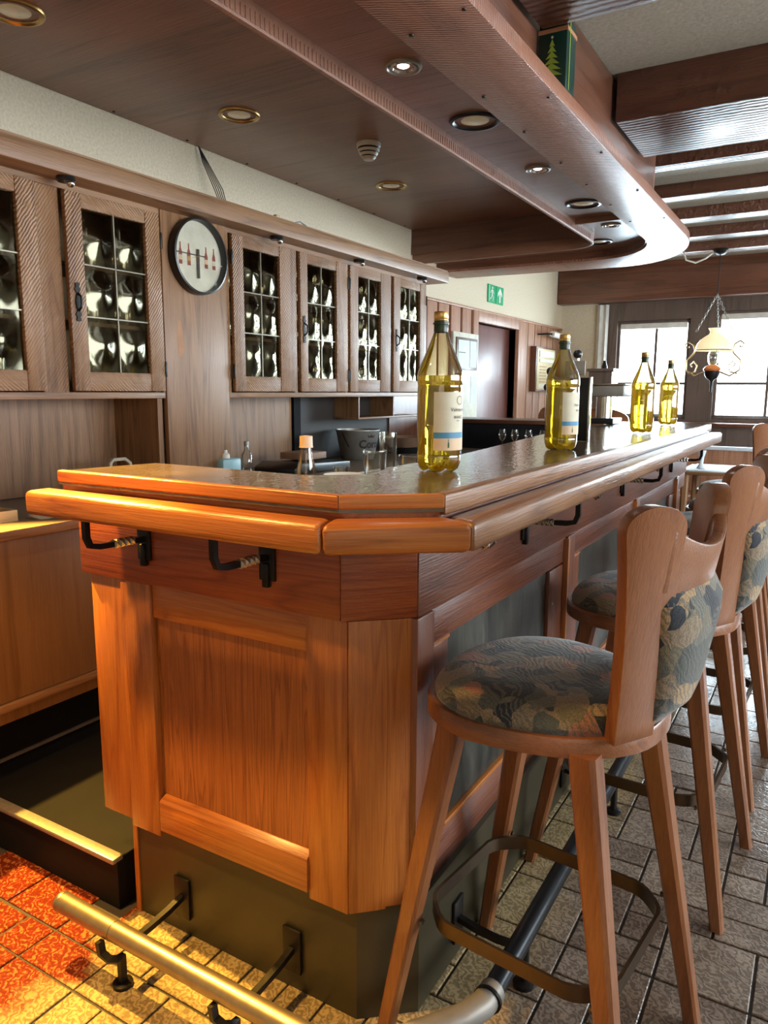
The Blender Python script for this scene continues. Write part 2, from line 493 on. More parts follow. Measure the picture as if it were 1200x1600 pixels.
class MB:
    def __init__(self):
        self.v, self.f = [], []

    def add(self, vs, fs):
        n = len(self.v)
        self.v += [tuple(p) for p in vs]
        self.f += [tuple(i + n for i in q) for q in fs]
        return self

    def box(self, x0, x1, y0, y1, z0, z1):
        return self.add([(x, y, z) for z in (z0, z1) for y in (y0, y1) for x in (x0, x1)],
                        [(0, 2, 3, 1), (4, 5, 7, 6), (0, 1, 5, 4), (2, 6, 7, 3), (0, 4, 6, 2), (1, 3, 7, 5)])

    def prism(self, poly, a, b, axis='Z'):
        n = len(poly)
        ar = sum(poly[i][0] * poly[(i + 1) % n][1] - poly[(i + 1) % n][0] * poly[i][1] for i in range(n))
        if ar < 0:
            poly = poly[::-1]
        if axis == 'Z':
            f = lambda p, h: (p[0], p[1], h)
        elif axis == 'Y':   # poly in x,z
            f = lambda p, h: (p[0], h, p[1])
            a, b = max(a, b), min(a, b)
        else:               # X, poly in y,z
            f = lambda p, h: (h, p[0], p[1])
        vs = [f(p, a) for p in poly] + [f(p, b) for p in poly]
        return self.add(vs, [tuple(range(n))[::-1], tuple(range(n, 2 * n))] + [(i, (i + 1) % n, n + (i + 1) % n, n + i) for i in range(n)])

    def strip(self, inner, outer, z0, z1):
        """band between two polylines with same count"""
        n = len(inner)
        vs = [(*p, z0) for p in inner] + [(*p, z0) for p in outer] + [(*p, z1) for p in inner] + [(*p, z1) for p in outer]
        fs = []
        for i in range(n - 1):
            j = i + 1
            fs += [(i, n + i, n + j, j), (2 * n + i, 2 * n + j, 3 * n + j, 3 * n + i), (i, j, 2 * n + j, 2 * n + i), (n + i, 3 * n + i, 3 * n + j, n + j)]
        fs += [(0, 2 * n, 3 * n, n), (n - 1, 2 * n - 1, 4 * n - 1, 3 * n - 1)]
        return self.add(vs, fs)

    def lathe(self, prof, n=32, c=(0, 0, 0), mod=None, axis='Z', close=True):
        vs, fs = [], []
        for (r, z) in prof:
            for i in range(n):
                a = 2 * math.pi * i / n
                rr, zz = (mod(r, z, a) if mod else (r, z))
                p = (rr * math.cos(a), rr * math.sin(a), zz)
                if axis == 'X':
                    p = (p[2], p[0], p[1])
                elif axis == 'Y':
                    p = (p[1], p[2], p[0])
                vs.append((p[0] + c[0], p[1] + c[1], p[2] + c[2]))
        m = len(prof)
        for k in range(m - 1):
            for i in range(n):
                j = (i + 1) % n
                fs.append((k * n + i, k * n + j, (k + 1) * n + j, (k + 1) * n + i))
        if close:
            if prof[0][0] > 1e-6:
                fs.append(tuple(range(n))[::-1])
            if prof[-1][0] > 1e-6:
                fs.append(tuple(range((m - 1) * n, m * n)))
        return self.add(vs, fs)

    def sweep(self, pts, sec, closed=False, rad=None, upv=None):
        """sweep a 2D section (list of (a,b)) along pts"""
        pts = [Vector(p) for p in pts]
        m, k = len(pts), len(sec)
        vs, fs = [], []
        prev = None
        for i, p in enumerate(pts):
            if closed:
                d = pts[(i + 1) % m] - pts[i - 1]
            else:
                d = pts[min(i + 1, m - 1)] - pts[max(i - 1, 0)]
            d.normalize()
            if upv is not None:
                u = Vector(upv)
            elif prev is None:
                u = Vector((0, 0, 1)) if abs(d.z) < 0.9 else Vector((1, 0, 0))
            else:
                u = prev
            s = d.cross(u).normalized()
            u = s.cross(d).normalized()
            prev = u
            q = rad[i] if rad else 1
            for a, b in sec:
                vs.append(p + s * a * q + u * b * q)
        for i in range(m if closed else m - 1):
            j = (i + 1) % m
            for a in range(k):
                b = (a + 1) % k
                fs.append((i * k + a, i * k + b, j * k + b, j * k + a))
        if not closed:
            fs += [tuple(range(k))[::-1], tuple(range((m - 1) * k, m * k))]
        return self.add(vs, fs)

    def tube(self, pts, r, n=12, closed=False, rad=None):
        return self.sweep(pts, [(r * math.cos(2 * math.pi * i / n), r * math.sin(2 * math.pi * i / n)) for i in range(n)], closed, rad)

    def sphere(self, c, r, n=16, sz=1.0):
        prof = [(max(1e-7, r * math.sin(math.pi * i / 10)), -r * sz * math.cos(math.pi * i / 10)) for i in range(11)]
        return self.lathe(prof, n, c, close=False)

    def taper(self, p0, p1, w0, w1, ch=0.22):
        """square leg with chamfered corners"""
        def sec(w):
            h = w / 2
            c = h * ch * 2
            return [(-h, -h + c), (-h + c, -h), (h - c, -h), (h, -h + c), (h, h - c), (h - c, h), (-h + c, h), (-h, h - c)]
        vs = [(p0[0] + a, p0[1] + b, p0[2]) for a, b in sec(w0)] + [(p1[0] + a, p1[1] + b, p1[2]) for a, b in sec(w1)]
        return self.add(vs, [tuple(range(8)), tuple(range(8, 16))[::-1]] + [(i, 8 + i, 8 + (i + 1) % 8, (i + 1) % 8) for i in range(8)])

    def mesh(self, name, mat, bevel=0.0, seg=2, smooth=True, off=(0, 0, 0), ang=35):
        me = bpy.data.meshes.new(name)
        o = off
        me.from_pydata([(x - o[0], y - o[1], z - o[2]) for x, y, z in self.v], [], self.f)
        bm = bmesh.new()
        bm.from_mesh(me)
        bmesh.ops.remove_doubles(bm, verts=bm.verts, dist=1e-6)
        bmesh.ops.recalc_face_normals(bm, faces=bm.faces)
        if bevel:
            es = [e for e in bm.edges if len(e.link_faces) == 2 and e.calc_face_angle(0) > R(28)]
            bmesh.ops.bevel(bm, geom=es, offset=bevel, segments=seg, profile=0.5, affect='EDGES', clamp_overlap=True)
        bm.to_mesh(me)
        bm.free()
        if smooth:
            for p in me.polygons:
                p.use_smooth = True
            me.set_sharp_from_angle(angle=R(ang))
        if mat:
            me.materials.append(mat)
        return me

    def build(self, name, mat, parent=None, bevel=0.0, seg=2, smooth=True, label=None, ang=35):
        mat = MT[mat] if isinstance(mat, str) else mat
        off = worldloc(parent) if parent else (0, 0, 0)
        me = self.mesh(name, mat, bevel, seg, smooth, off, ang)
        o = bpy.data.objects.new(name, me)
        COL.objects.link(o)
        if parent:
            o.parent = parent
        if label:
            o['label'] = label
        return o


def worldloc(o):
    v = Vector((0, 0, 0))
    while o:
        v += o.location
        o = o.parent
    return v


def thing(name, label, cat, loc=(0, 0, 0), rz=0, group=None):
    o = bpy.data.objects.new(name, None)
    o.empty_display_size = 0.05
    COL.objects.link(o)
    o.location = loc
    o.rotation_euler = (0, 0, rz)
    o['label'] = label
    o['category'] = cat
    if group:
        o['group'] = group
    return o


def tag(o, label, cat, group=None):
    o['label'] = label
    o['category'] = cat
    if group:
        o['group'] = group
    return o


def struct(o):
    o['kind'] = 'structure'
    return o


def copy_tree(o, parent=None, loc=None, rz=None, label=None):
    c = o.copy()
    COL.objects.link(c)
    if parent:
        c.parent = parent
    if loc is not None:
        c.location = loc
    if rz is not None:
        c.rotation_euler = (0, 0, rz)
    if label:
        c['label'] = label
    for ch in list(o.children):
        copy_tree(ch, c)
    return c


def text_mesh(txt, size, name='lettering', bold=0.0):
    cu = bpy.data.curves.new(name, 'FONT')
    cu.body = txt
    cu.size = size
    cu.align_x = 'LEFT'
    cu.extrude = 0.0
    cu.offset = bold
    cu.resolution_u = 3
    o = bpy.data.objects.new(name, cu)
    COL.objects.link(o)
    dg = bpy.context.evaluated_depsgraph_get()
    me = bpy.data.meshes.new_from_object(o.evaluated_get(dg))
    bpy.data.objects.remove(o)
    vs = [tuple(v.co) for v in me.vertices]
    fs = [tuple(p.vertices) for p in me.polygons]
    bpy.data.meshes.remove(me)
    return vs, fs


def arc(cx, cy, rx, ry, a0, a1, n):
    return [(cx + rx * math.cos(R(a0 + (a1 - a0) * i / n)), cy + ry * math.sin(R(a0 + (a1 - a0) * i / n))) for i in range(n + 1)]


# ================================================================== SETTING
XL, XR, YB, YF, ZC = -2.60, 3.3, 8.15, -2.0, 2.58
# ---- floor: grout slab + tiles
fl = struct(MB().box(-4.2, XR, YF, YB, -0.12, -0.005).build('floor', 'grout'))
G = 0.0986
GX0, GY0 = -0.036, 1.59 - 0.0992 * 40
HY = 0.0992
free = {}
NX0, NX1 = -42, 34
NY = 106
rng = random.Random(3)
tiles = []
for j in range(NY):
    for i in range(NX0, NX1):
        if (i, j) in free:
            continue
        opts = [(2, 2)] * 5 + [(2, 1)] * 4 + [(1, 2)] * 3 + [(1, 1)] * 2
        rng.shuffle(opts)
        for (a, b) in opts:
            if all((i + p, j + q) not in free for p in range(a) for q in range(b)):
                break
        else:
            a = b = 1
        for p in range(a):
            for q in range(b):
                free[(i + p, j + q)] = 1
        tiles.append((i, j, a, b))
_tm = {}


def tile_mesh(a, b):
    if (a, b) not in _tm:
        w_, h_ = a * G - 0.006, b * HY - 0.006
        mb = MB()
        lo, hi = -0.006, 0.0
        c = 0.002
        mb.add([(0, 0, lo), (w_, 0, lo), (w_, h_, lo), (0, h_, lo), (0, 0, hi - .0015), (w_, 0, hi - .0015), (w_, h_, hi - .0015), (0, h_, hi - .0015),
                (c, c, hi), (w_ - c, c, hi), (w_ - c, h_ - c, hi), (c, h_ - c, hi)],
               [(0, 1, 5, 4), (1, 2, 6, 5), (2, 3, 7, 6), (3, 0, 4, 7), (4, 5, 9, 8), (5, 6, 10, 9), (6, 7, 11, 10), (7, 4, 8, 11), (8, 9, 10, 11)])
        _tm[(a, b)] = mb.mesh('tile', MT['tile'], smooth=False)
    return _tm[(a, b)]


fwv, rtv = fw, rt
vis, rest = [], []
for (i, j, a, b) in tiles:
    x, y = GX0 + i * G, GY0 + j * HY
    cx, cy = x + a * G / 2, y + b * HY / 2
    if cx > XR - 0.1 or cy > YB - 0.05 or cy < YF + .05 or cx < -4.1:
        continue
    if -1.40 < cx < -0.74 and 1.28 < cy < 4.30:
        continue
    if cx < -1.42 and cy > 1.14:
        continue
    d = Vector((cx, cy, -1.30))
    f_ = d.dot(fwv)
    ok = False
    if f_ > 0.3:
        px = 600 + 1163 * d.dot(rtv) / f_
        py = 800 - 1163 * d.dot(up) / f_
        ok = -40 < px < 1240 and 900 < py < 1680
    (vis if ok else rest).append((x, y, a, b, f_))
vis.sort(key=lambda q: q[4])
rest += vis[285:]
for (x, y, a, b, f_) in vis[:285]:
    o = bpy.data.objects.new('tile', tile_mesh(a, b))
    COL.objects.link(o)
    o.parent = fl
    o.location = (x + 0.003, y + 0.003, rng.uniform(-0.0012, 0.0008))
mb = MB()
for (x, y, a, b, f_) in rest:
    x0, y0, x1, y1 = x + .004, y + .004, x + a * G - .004, y + b * HY - .004
    z = rng.uniform(-0.001, 0.0006)
    mb.add([(x0, y0, -.006), (x1, y0, -.006), (x1, y1, -.006), (x0, y1, -.006), (x0 + .003, y0 + .003, z), (x1 - .003, y0 + .003, z), (x1 - .003, y1 - .003, z), (x0 + .003, y1 - .003, z)],
           [(0, 1, 5, 4), (1, 2, 6, 5), (2, 3, 7, 6), (3, 0, 4, 7), (4, 5, 6, 7)])
me = bpy.data.meshes.new('tile_field')
me.from_pydata(mb.v, [], mb.f)
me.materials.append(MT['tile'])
tf = bpy.data.objects.new('tile_field', me)
COL.objects.link(tf)
tf.parent = fl
tf['kind'] = 'stuff'

# ---- walls
wl = MB()
DY0, DY1, DZ = 5.86, 6.80, 1.87
wl.box(XL - 0.12, XL, 1.05, DY0, 0, ZC + .1).box(XL - 0.12, XL, DY1, YB, 0, ZC + .1).box(XL - 0.12, XL, DY0, DY1, DZ, ZC + .1)
wall_l = struct(wl.build('wall_left', 'plaster', smooth=False))
MBw = MB().box(XL - .12, -2.20, YB, YB + .15, 0, ZC + .1)
wall_b = struct(MBw.build('wall_back', 'plaster', smooth=False))
struct(MB().box(XR, XR + .1, YF, 0.8, 0, ZC + .1).box(XR, XR + .1, 5.6, YB, 0, ZC + .1).box(XR, XR + .1, .8, 5.6, 0, .9).box(XR, XR + .1, .8, 5.6, 2.25, ZC + .1).build('wall_right', 'plaster', smooth=False))  # unseen wall, its opening added to let light in from the side
struct(MB().box(-4.3, -4.2, YF, YB, 0, ZC + .1).build('wall_side', 'plaster', smooth=False))  # unseen wall added to shut out sky light on the left
struct(MB().box(-4.2, XR, YF - .1, YF, 0, ZC + .1).build('wall_front', 'plaster', smooth=False))
ceil = struct(MB().box(-4.2, XR, YF, YB, ZC, ZC + .08).build('ceiling', 'plasterceil', smooth=False))
# back wall right of the plaster: dark timber window wall
wb = MB()
wins = [(-1.99, -1.27, 1.03, 2.03), (-1.02, -0.20, 1.03, 2.09), (0.05, 0.95, 1.03, 2.09), (1.2, 2.1, 1.03, 2.09)]
xs = [-2.20]
for (a, b, z0, z1) in wins:
    wb.box(xs[-1], a, YB, YB + .15, 0, ZC + .1)
    wb.box(a, b, YB, YB + .15, 0, z0)
    wb.box(a, b, YB, YB + .15, z1, ZC + .1)
    xs.append(b)
wb.box(xs[-1], XR, YB, YB + .15, 0, ZC + .1)
wbt = struct(wb.build('trim_1', 'winframe', smooth=False))
for k, (a, b, z0, z1) in enumerate(wins):
    wn = struct(MB().box(a, b, YB + .04, YB + .08, z0, z0 + .04).box(a, b, YB + .04, YB + .08, z1 - .04, z1).box(a, a + .03, YB + .04, YB + .08, z0 + .04, z1 - .04).box(b - .03, b, YB + .04, YB + .08, z0 + .04, z1 - .04).build('window_%d' % (k + 1), 'winframe', bevel=.004))
    mx = (a + b) / 2 + (0.03 if k == 0 else .07 if k == 1 else 0)
    MB().box(mx - .013, mx + .013, YB + .045, YB + .075, z0 + .04, z1 - .04).build('muntin', 'winframe', wn)
    MB().box(a + .03, b - .03, YB + .046, YB + .074, 1.375, 1.40).build('muntin', 'winframe', wn)
    for (p, q) in ((a + .03, mx - .013), (mx + .013, b - .03)):
        for (u, v_) in ((z0 + .04, 1.375), (1.40, z1 - .04)):
            MB().box(p, q, YB + .058, YB + .062, u, v_).build('pane', 'winglass', wn, smooth=False)
MB().box(-2.20, XR, YB - .16, YB + .02, .96, 1.0).build('window_sill', 'darkX', wbt, bevel=.006)
for k, (a, b, z0, z1) in enumerate(wins[:2]):
    MB().box(a + .03, b - .03, YB + .02, YB + .035, z1 - .085, z1 - .03).build('blind_roll', 'curtain', bpy.data.objects['window_%d' % (k + 1)], bevel=.006)
dk = thing('side_cabinet', 'dark box-shaped cabinet standing before the first far window', 'cabinet', (-2.0, 7.75, 0))
MB().box(-2.12, -1.89, 7.62, 7.88, .06, 1.50).build('body', 'winframe', dk, bevel=.006)
MB().box(-2.14, -1.87, 7.60, 7.90, 1.50, 1.53).build('top', 'winframe', dk, bevel=.006)
MB().box(-2.10, -1.91, 7.64, 7.86, 0, .06).build('plinth', 'black', dk)
MB().lathe([(.028, 1.53), (.030, 1.55), (.014, 1.60), (.018, 1.61), (1e-6, 1.612)], 16, (-2.0, 7.75, 0)).build('knob_finial', 'iron', dk)
# curtain strip beside the first window
tag(MB().prism([(-2.20, YB - .03), (-2.165, YB - .06), (-2.13, YB - .03), (-2.10, YB - .06), (-2.08, YB - .02), (-2.20, YB - .01)], 1.02, 2.2).build('curtain', 'curtain'), 'narrow pale curtain hanging at left edge of the far window wall', 'curtain')

# planks on the left wall
cap = MB().box(XL, XL + .03, 4.93, 8.13, 1.955, 1.975).build('cap_rail', 'plank', wall_l, bevel=.003)
for (a, b) in ((4.96, 5.12), (5.15, 5.32), (5.36, 5.53), (5.57, 5.735)):
    MB().box(XL, XL + .022, a, b, 0.0, 1.955).build('plank', 'plank', wall_l, bevel=.004)
yy = 6.90
while yy < 8.10:
    MB().box(XL, XL + .022, yy, min(yy + .172, 8.13), 0.0, 1.955).build('plank', 'plank', wall_l, bevel=.004)
    yy += .19
MB().box(XL, XL + .006, 4.93, 5.75, 0.0, 1.955).build('backing_board', 'darkZ', wall_l)
MB().box(XL, XL + .006, 6.90, 8.13, 0.0, 1.955).build('backing_board', 'darkZ', wall_l)
# door in the left wall
dr = struct(MB().box(XL - .10, XL - .06, DY0, DY1, 0, DZ).build('door_1', 'doordark', bevel=.003))
MB().box(XL - .11, XL + .035, DY0 - .10, DY0, 0, DZ + .09).build('door_jamb', 'plank', dr, bevel=.004)
MB().box(XL - .11, XL + .035, DY1, DY1 + .08, 0, DZ + .09).build('door_jamb', 'plank', dr, bevel=.004)
MB().box(XL - .11, XL + .035, DY0, DY1, DZ, DZ + .09).build('door_head', 'plank', dr, bevel=.004)
h = MB().box(XL - .06, XL - .03, DY0 + .06, DY0 + .075, 1.02, 1.035).box(XL - .045, XL - .03, DY0 + .06, DY0 + .17, 1.02, 1.035).build('door_handle', 'brass', dr, bevel=.003)

# ---- ceiling beams
def beam(y0, y1, z0, x0, x1, mat='beamsaw', nm='beam'):
    return MB().box(x0, x1, y0, y1, z0, ZC).build(nm, mat, ceil, bevel=.006)


beam(1.80, 2.39, 2.395, -0.86, XR)
beam(0.3, 0.85, 2.395, -0.86, XR)
beam(3.30, 3.85, 2.395, -0.86, XR)
for y0, wd in ((4.41, .12), (5.12, .13), (5.80, .15), (6.49, .15), (7.15, .15)):
    beam(y0, y0 + wd, 2.50, -0.86 if y0 < 4.2 else (-2.6 if y0 > 5.6 else -1.3), XR)
beam(7.98, 8.14, 2.215, -2.59, XR, 'darkX', 'header_beam')

# ================================================================== CANOPY over the bar
cn = thing('bar_canopy', 'dark reddish wooden canopy with rounded corner hanging over the bar', 'canopy', (-1.4, 2.5, 2.165))
ox, oy = -0.775, 4.62
outer = [(-0.775, -1.0), (-0.775, 1.0), (-0.775, 3.0)] + arc(-1.35, 4.62, .575, .90, 0, 90, 14) + [(-2.0, 5.50), (-2.59, 5.46)]
inner = [(-1.0, -1.0), (-1.0, 1.0), (-1.0, 3.0)] + arc(-1.42, 4.60, .42, .56, 0, 90, 14) + [(-2.0, 5.16), (-2.59, 5.14)]
MB().strip(inner, outer, 2.165, 2.212).build('outer_board', 'canopysaw', cn, bevel=.003)
# vertical step between outer board and soffit
i2 = [(x - .02 if k < 4 else x - .012, y - .012) for k, (x, y) in enumerate(inner)]
MB().strip([(x - .006, y - .006) for x, y in inner], [(x + .01, y + .01) for x, y in inner], 2.18, 2.232).build('step_face', 'darkX', cn)
trim = [(-1.28, -1.0), (-1.28, 1.0), (-1.28, 3.0)] + arc(-1.46, 4.54, .18, .20, 0, 90, 10) + [(-2.0, 4.75), (-2.59, 4.76)]
nn = len(inner)
trs = [(-1.28, -1.0), (-1.28, 1.0), (-1.28, 3.0)] + arc(-1.46, 4.54, .18, .20, 0, 90, 14) + [(-2.0, 4.75), (-2.59, 4.76)]
MB().strip(trs, [(x, y) for x, y in inner], 2.226, 2.24).build('soffit', 'canopy', cn)
tin = [(x - .016, y) if k < 3 else (x - .016 * math.cos(R(90 * (k - 3) / 14)) if k < 18 else x, y - .016 * math.sin(R(90 * min(k - 3, 14) / 14))) for k, (x, y) in enumerate(trs)]
MB().strip(tin, trs, 2.168, 2.24).build('trim_strip', 'canopy', cn, bevel=.002, label='narrow notched edging strip between the two soffits')
# notches on the trim strip
nb = MB()
yy = 0.6
while yy < 4.5:
    nb.box(-1.2805, -1.2786, yy, yy + .010, 2.176, 2.205)
    yy += .018
o = nb.build('notching', 'canopy', cn, smooth=False)
o['kind'] = 'stuff'
# recess faces above the trim
tin2 = [(x - .006, y - .006) for x, y in tin]
MB().strip(tin2, tin, 2.235, 2.40).build('recess_face', 'darkX', cn)
MB().prism([(-2.595, -1.0), (-1.27, -1.0), (-1.27, 4.775), (-2.595, 4.775)], 2.40, 2.412).build('inner_ceiling', 'canopy', cn)
MB().box(-0.905, -0.88, -1.0, 4.19, 2.20, 2.575).build('upright_panel', 'darkY', cn, bevel=.003)
MB().box(-1.35, -0.88, 4.19, 4.215, 2.20, 2.575).build('end_panel', 'canopy', cn, bevel=.003)
# screws
sb = MB()
for y in (1.75, 2.2, 2.55, 2.95, 3.3, 3.7, 4.1):
    sb.lathe([(1e-6, 2.1615), (.006, 2.162), (.007, 2.166)], 10, (-.965, y, 0))
for k, y in enumerate((1.7, 2.3, 2.9, 3.5, 4.1)):
    sb.lathe([(1e-6, 2.1615), (.005, 2.162), (.006, 2.166)], 10, (-.80, y, 0))
for y in (2.2, 2.6, 3.0, 3.4, 3.8, 4.2, 4.6):
    sb.lathe([(1e-6, 2.396), (.006, 2.397), (.007, 2.401)], 10, (-2.57, y, 0))
o = sb.build('screw_heads', 'iron', cn)
o['kind'] = 'stuff'

# downlights
def downlight(loc, r, kind, label, grp=None):
    t_ = thing('downlight', label, 'downlight', loc, 0, grp)
    x, y, z = loc
    ringm = {'big': 'tubedark', 'inner': 'brass', 'small': 'zinc', 'warm': 'zinc'}[kind]
    MB().lathe([(r * .78, z), (r * .80, z - .004), (r * .86, z - .008), (r * .97, z - .006), (r, z - .001), (r, z)], 32, (x, y, 0), close=False).build('trim_ring', ringm, t_)
    if kind in ('small', 'warm'):
        MB().lathe([(r * .52, z - .001), (r * .58, z - .007), (r * .70, z - .007), (r * .76, z - .001)], 28, (x, y, 0), close=False).build('inner_ring', 'chrome', t_)
    MB().lathe([(r * .80, z - .002), (r * .7, z + .016), (r * .55, z + .020)], 28, (x, y, 0), close=False).build('reflector', 'chrome', t_)
    lens = {'big': 'bulboff', 'inner': 'bulboff', 'small': 'bulb', 'warm': 'bulbwarm'}[kind]
    rr = r * (.72 if kind in ('big', 'inner') else .42)
    MB().lathe([(1e-6, z - .004), (rr * .5, z - .003), (rr, z + .003), (rr, z + .012), (1e-6, z + .012)], 24, (x, y, 0), close=False).build('lens', lens, t_)
    if kind == 'small':
        light('SPOT', 'downlight_beam', (x, y, z - .02), 16, (1.0, 0.93, 0.84), (x, y, 0), .03, spot=R(110), blend=.8)
    return t_


zs, zi = 2.226, 2.40
downlight((-1.145, 2.03, zs), .055, 'small', 'small lit white spotlight in the canopy, nearest of the two that shine')
downlight((-1.145, 3.19, zs), .055, 'small', 'small lit white spotlight between the two large dark-ringed downlights')
downlight((-1.145, 4.42, zs), .055, 'warm', 'small dim spotlight just before the rounded canopy corner')
downlight((-1.86, 4.95, zs), .055, 'warm', 'small amber glowing spotlight on the far cross end of the canopy')
downlight((-1.145, 1.40, zs), .09, 'big', 'large dark-ringed downlight cut off by the top edge of the photo')
downlight((-1.145, 2.54, zs), .09, 'big', 'large dark-ringed unlit downlight beside the nearest lit spotlight')
downlight((-1.145, 3.87, zs), .09, 'big', 'large dark-ringed unlit downlight halfway to the canopy corner')
downlight((-1.33, 4.86, zs), .085, 'big', 'large unlit downlight right at the rounded canopy corner')
downlight((-2.36, 4.93, zs), .085, 'big', 'large unlit downlight on the cross end by the left wall')
downlight((-2.17, 1.51, zi), .085, 'inner', 'brass-rimmed downlight in the inner ceiling at top left corner')
downlight((-2.16, 2.48, zi), .085, 'inner', 'brass-rimmed downlight in the inner ceiling above the wall clock')
downlight((-2.155, 3.70, zi), .085, 'inner', 'round downlight in the inner ceiling beyond the smoke detector')
sd = thing('smoke_detector', 'white slotted smoke detector on the inner wooden ceiling', 'smoke detector', (-1.89, 3.04, 2.40))
MB().lathe([(.055, 2.40), (.055, 2.385), (.052, 2.380)], 28, (-1.89, 3.04, 0)).build('base', 'cream', sd)
MB().lathe([(.050, 2.380), (.046, 2.372)], 28, (-1.89, 3.04, 0)).build('upper_slot', 'iron', sd)
MB().lathe([(.050, 2.372), (.046, 2.362)], 28, (-1.89, 3.04, 0)).build('louvre', 'cream', sd)
MB().lathe([(.041, 2.362), (.038, 2.356)], 28, (-1.89, 3.04, 0)).build('middle_slot', 'iron', sd)
MB().lathe([(.043, 2.356), (.036, 2.346)], 28, (-1.89, 3.04, 0)).build('louvre', 'cream', sd)
MB().lathe([(.031, 2.346), (.029, 2.341)], 28, (-1.89, 3.04, 0)).build('lower_slot', 'iron', sd)
MB().lathe([(.034, 2.341), (.024, 2.330), (1e-6, 2.328)], 28, (-1.89, 3.04, 0)).build('cap', 'cream', sd)

# green gift carton on the canopy ledge
gb = thing('gift_carton', 'dark green gift carton with lime Christmas tree standing on canopy ledge', 'box', (-.827, 2.44, 2.212))
MB().box(-.872, -.782, 2.40, 2.49, 2.213, 2.425).build('carton', 'greenbox', gb, bevel=.004)
MB().box(-.874, -.780, 2.398, 2.492, 2.385, 2.397).build('ribbon', 'ribbon', gb)
tm = MB()
for k in range(6):
    z = 2.345 - .017 * k
    w_ = .009 + .0055 * k
    tm.add([(-.829 - w_, 2.3985, z), (-.829, 2.3985, z + .004), (-.829 + w_, 2.3985, z), (-.829, 2.3985, z + .022)], [(0, 1, 3), (1, 2, 3)])
tm.build('tree_print', 'tree', gb, smooth=False)
MB().lathe([(1e-6, 2.3984), (.004, 2.3984), (.004, 2.3988)], 10, (-.829, 0, 2.372), axis='Y').build('star_print', 'paper', gb)
MB().box(-.781, -.7795, 2.42, 2.424, 2.22, 2.42).build('edge_stripe', 'tree', gb)

# ================================================================== WALL CABINETS
CX = -2.30
cab = thing('wall_cabinets', 'long brown wooden wall cabinet with leaded glass doors along the left wall', 'cabinet', (-2.45, 2.8, 1.27))
# carcass
MB().box(-2.598, -2.585, 1.06, 2.13, 1.29, 2.0).box(-2.598, -2.585, 2.55, 4.385, 1.29, 2.0).build('back_panel', 'inside', cab)
MB().box(-2.598, CX + .002, 1.06, 2.155, 1.266, 1.290).build('bottom_board', 'cabY', cab, bevel=.002)
MB().box(-2.598, CX + .002, 2.53, 4.39, 1.266, 1.290).build('bottom_board', 'cabY', cab, bevel=.002)
for y in (1.665, 2.135, 2.56, 3.028, 3.475, 3.945, 4.38):
    MB().box(-2.585, CX - .022, y - .009, y + .009, 1.290, 1.985).build('partition', 'inside', cab)
for z in (1.535, 1.735):
    MB().box(-2.585, CX - .04, 1.06, 2.125, z - .007, z + .007).box(-2.585, CX - .04, 2.57, 4.37, z - .007, z + .007).build('shelf', 'inside', cab)
MB().box(-2.598, CX - .018, 1.06, 4.39, 1.985, 2.0).build('top_board', 'cabY', cab)
# face frame
for (a, b) in ((1.06, 1.075), (1.625, 1.722), (2.150, 2.160), (2.528, 2.55), (3.012, 3.036), (3.468, 3.483), (3.932, 3.957), (4.379, 4.392)):
    MB().box(CX - .018, CX - (.004 if b - a < .05 else .012), a, b, 1.290, 1.985).build('face_stile', 'cabsawA', cab)
MB().box(CX - .018, CX - .002, 1.06, 4.392, 1.972, 2.005).build('face_rail', 'cabY', cab)
MB().box(-2.598, -2.20, 1.06, 4.53, 1.992, 2.062).build('cornice', 'cabY', cab, bevel=.006)
MB().box(-2.598, -2.21, 1.06, 4.53, 2.062, 2.070).build('cornice_cap', 'cabY', cab)
# tall clock board
MB().box(CX - .02, CX + .004, 2.162, 2.527, 0.90, 1.992).build('tall_board', 'cabZ', cab, bevel=.003)
MB().box(-2.598, CX - .02, 2.13, 2.155, 0.90, 1.27).build('side_board', 'cabZ', cab)
MB().box(-2.598, CX - .02, 2.53, 2.55, 0.90, 1.27).build('side_board', 'cabsawA', cab)


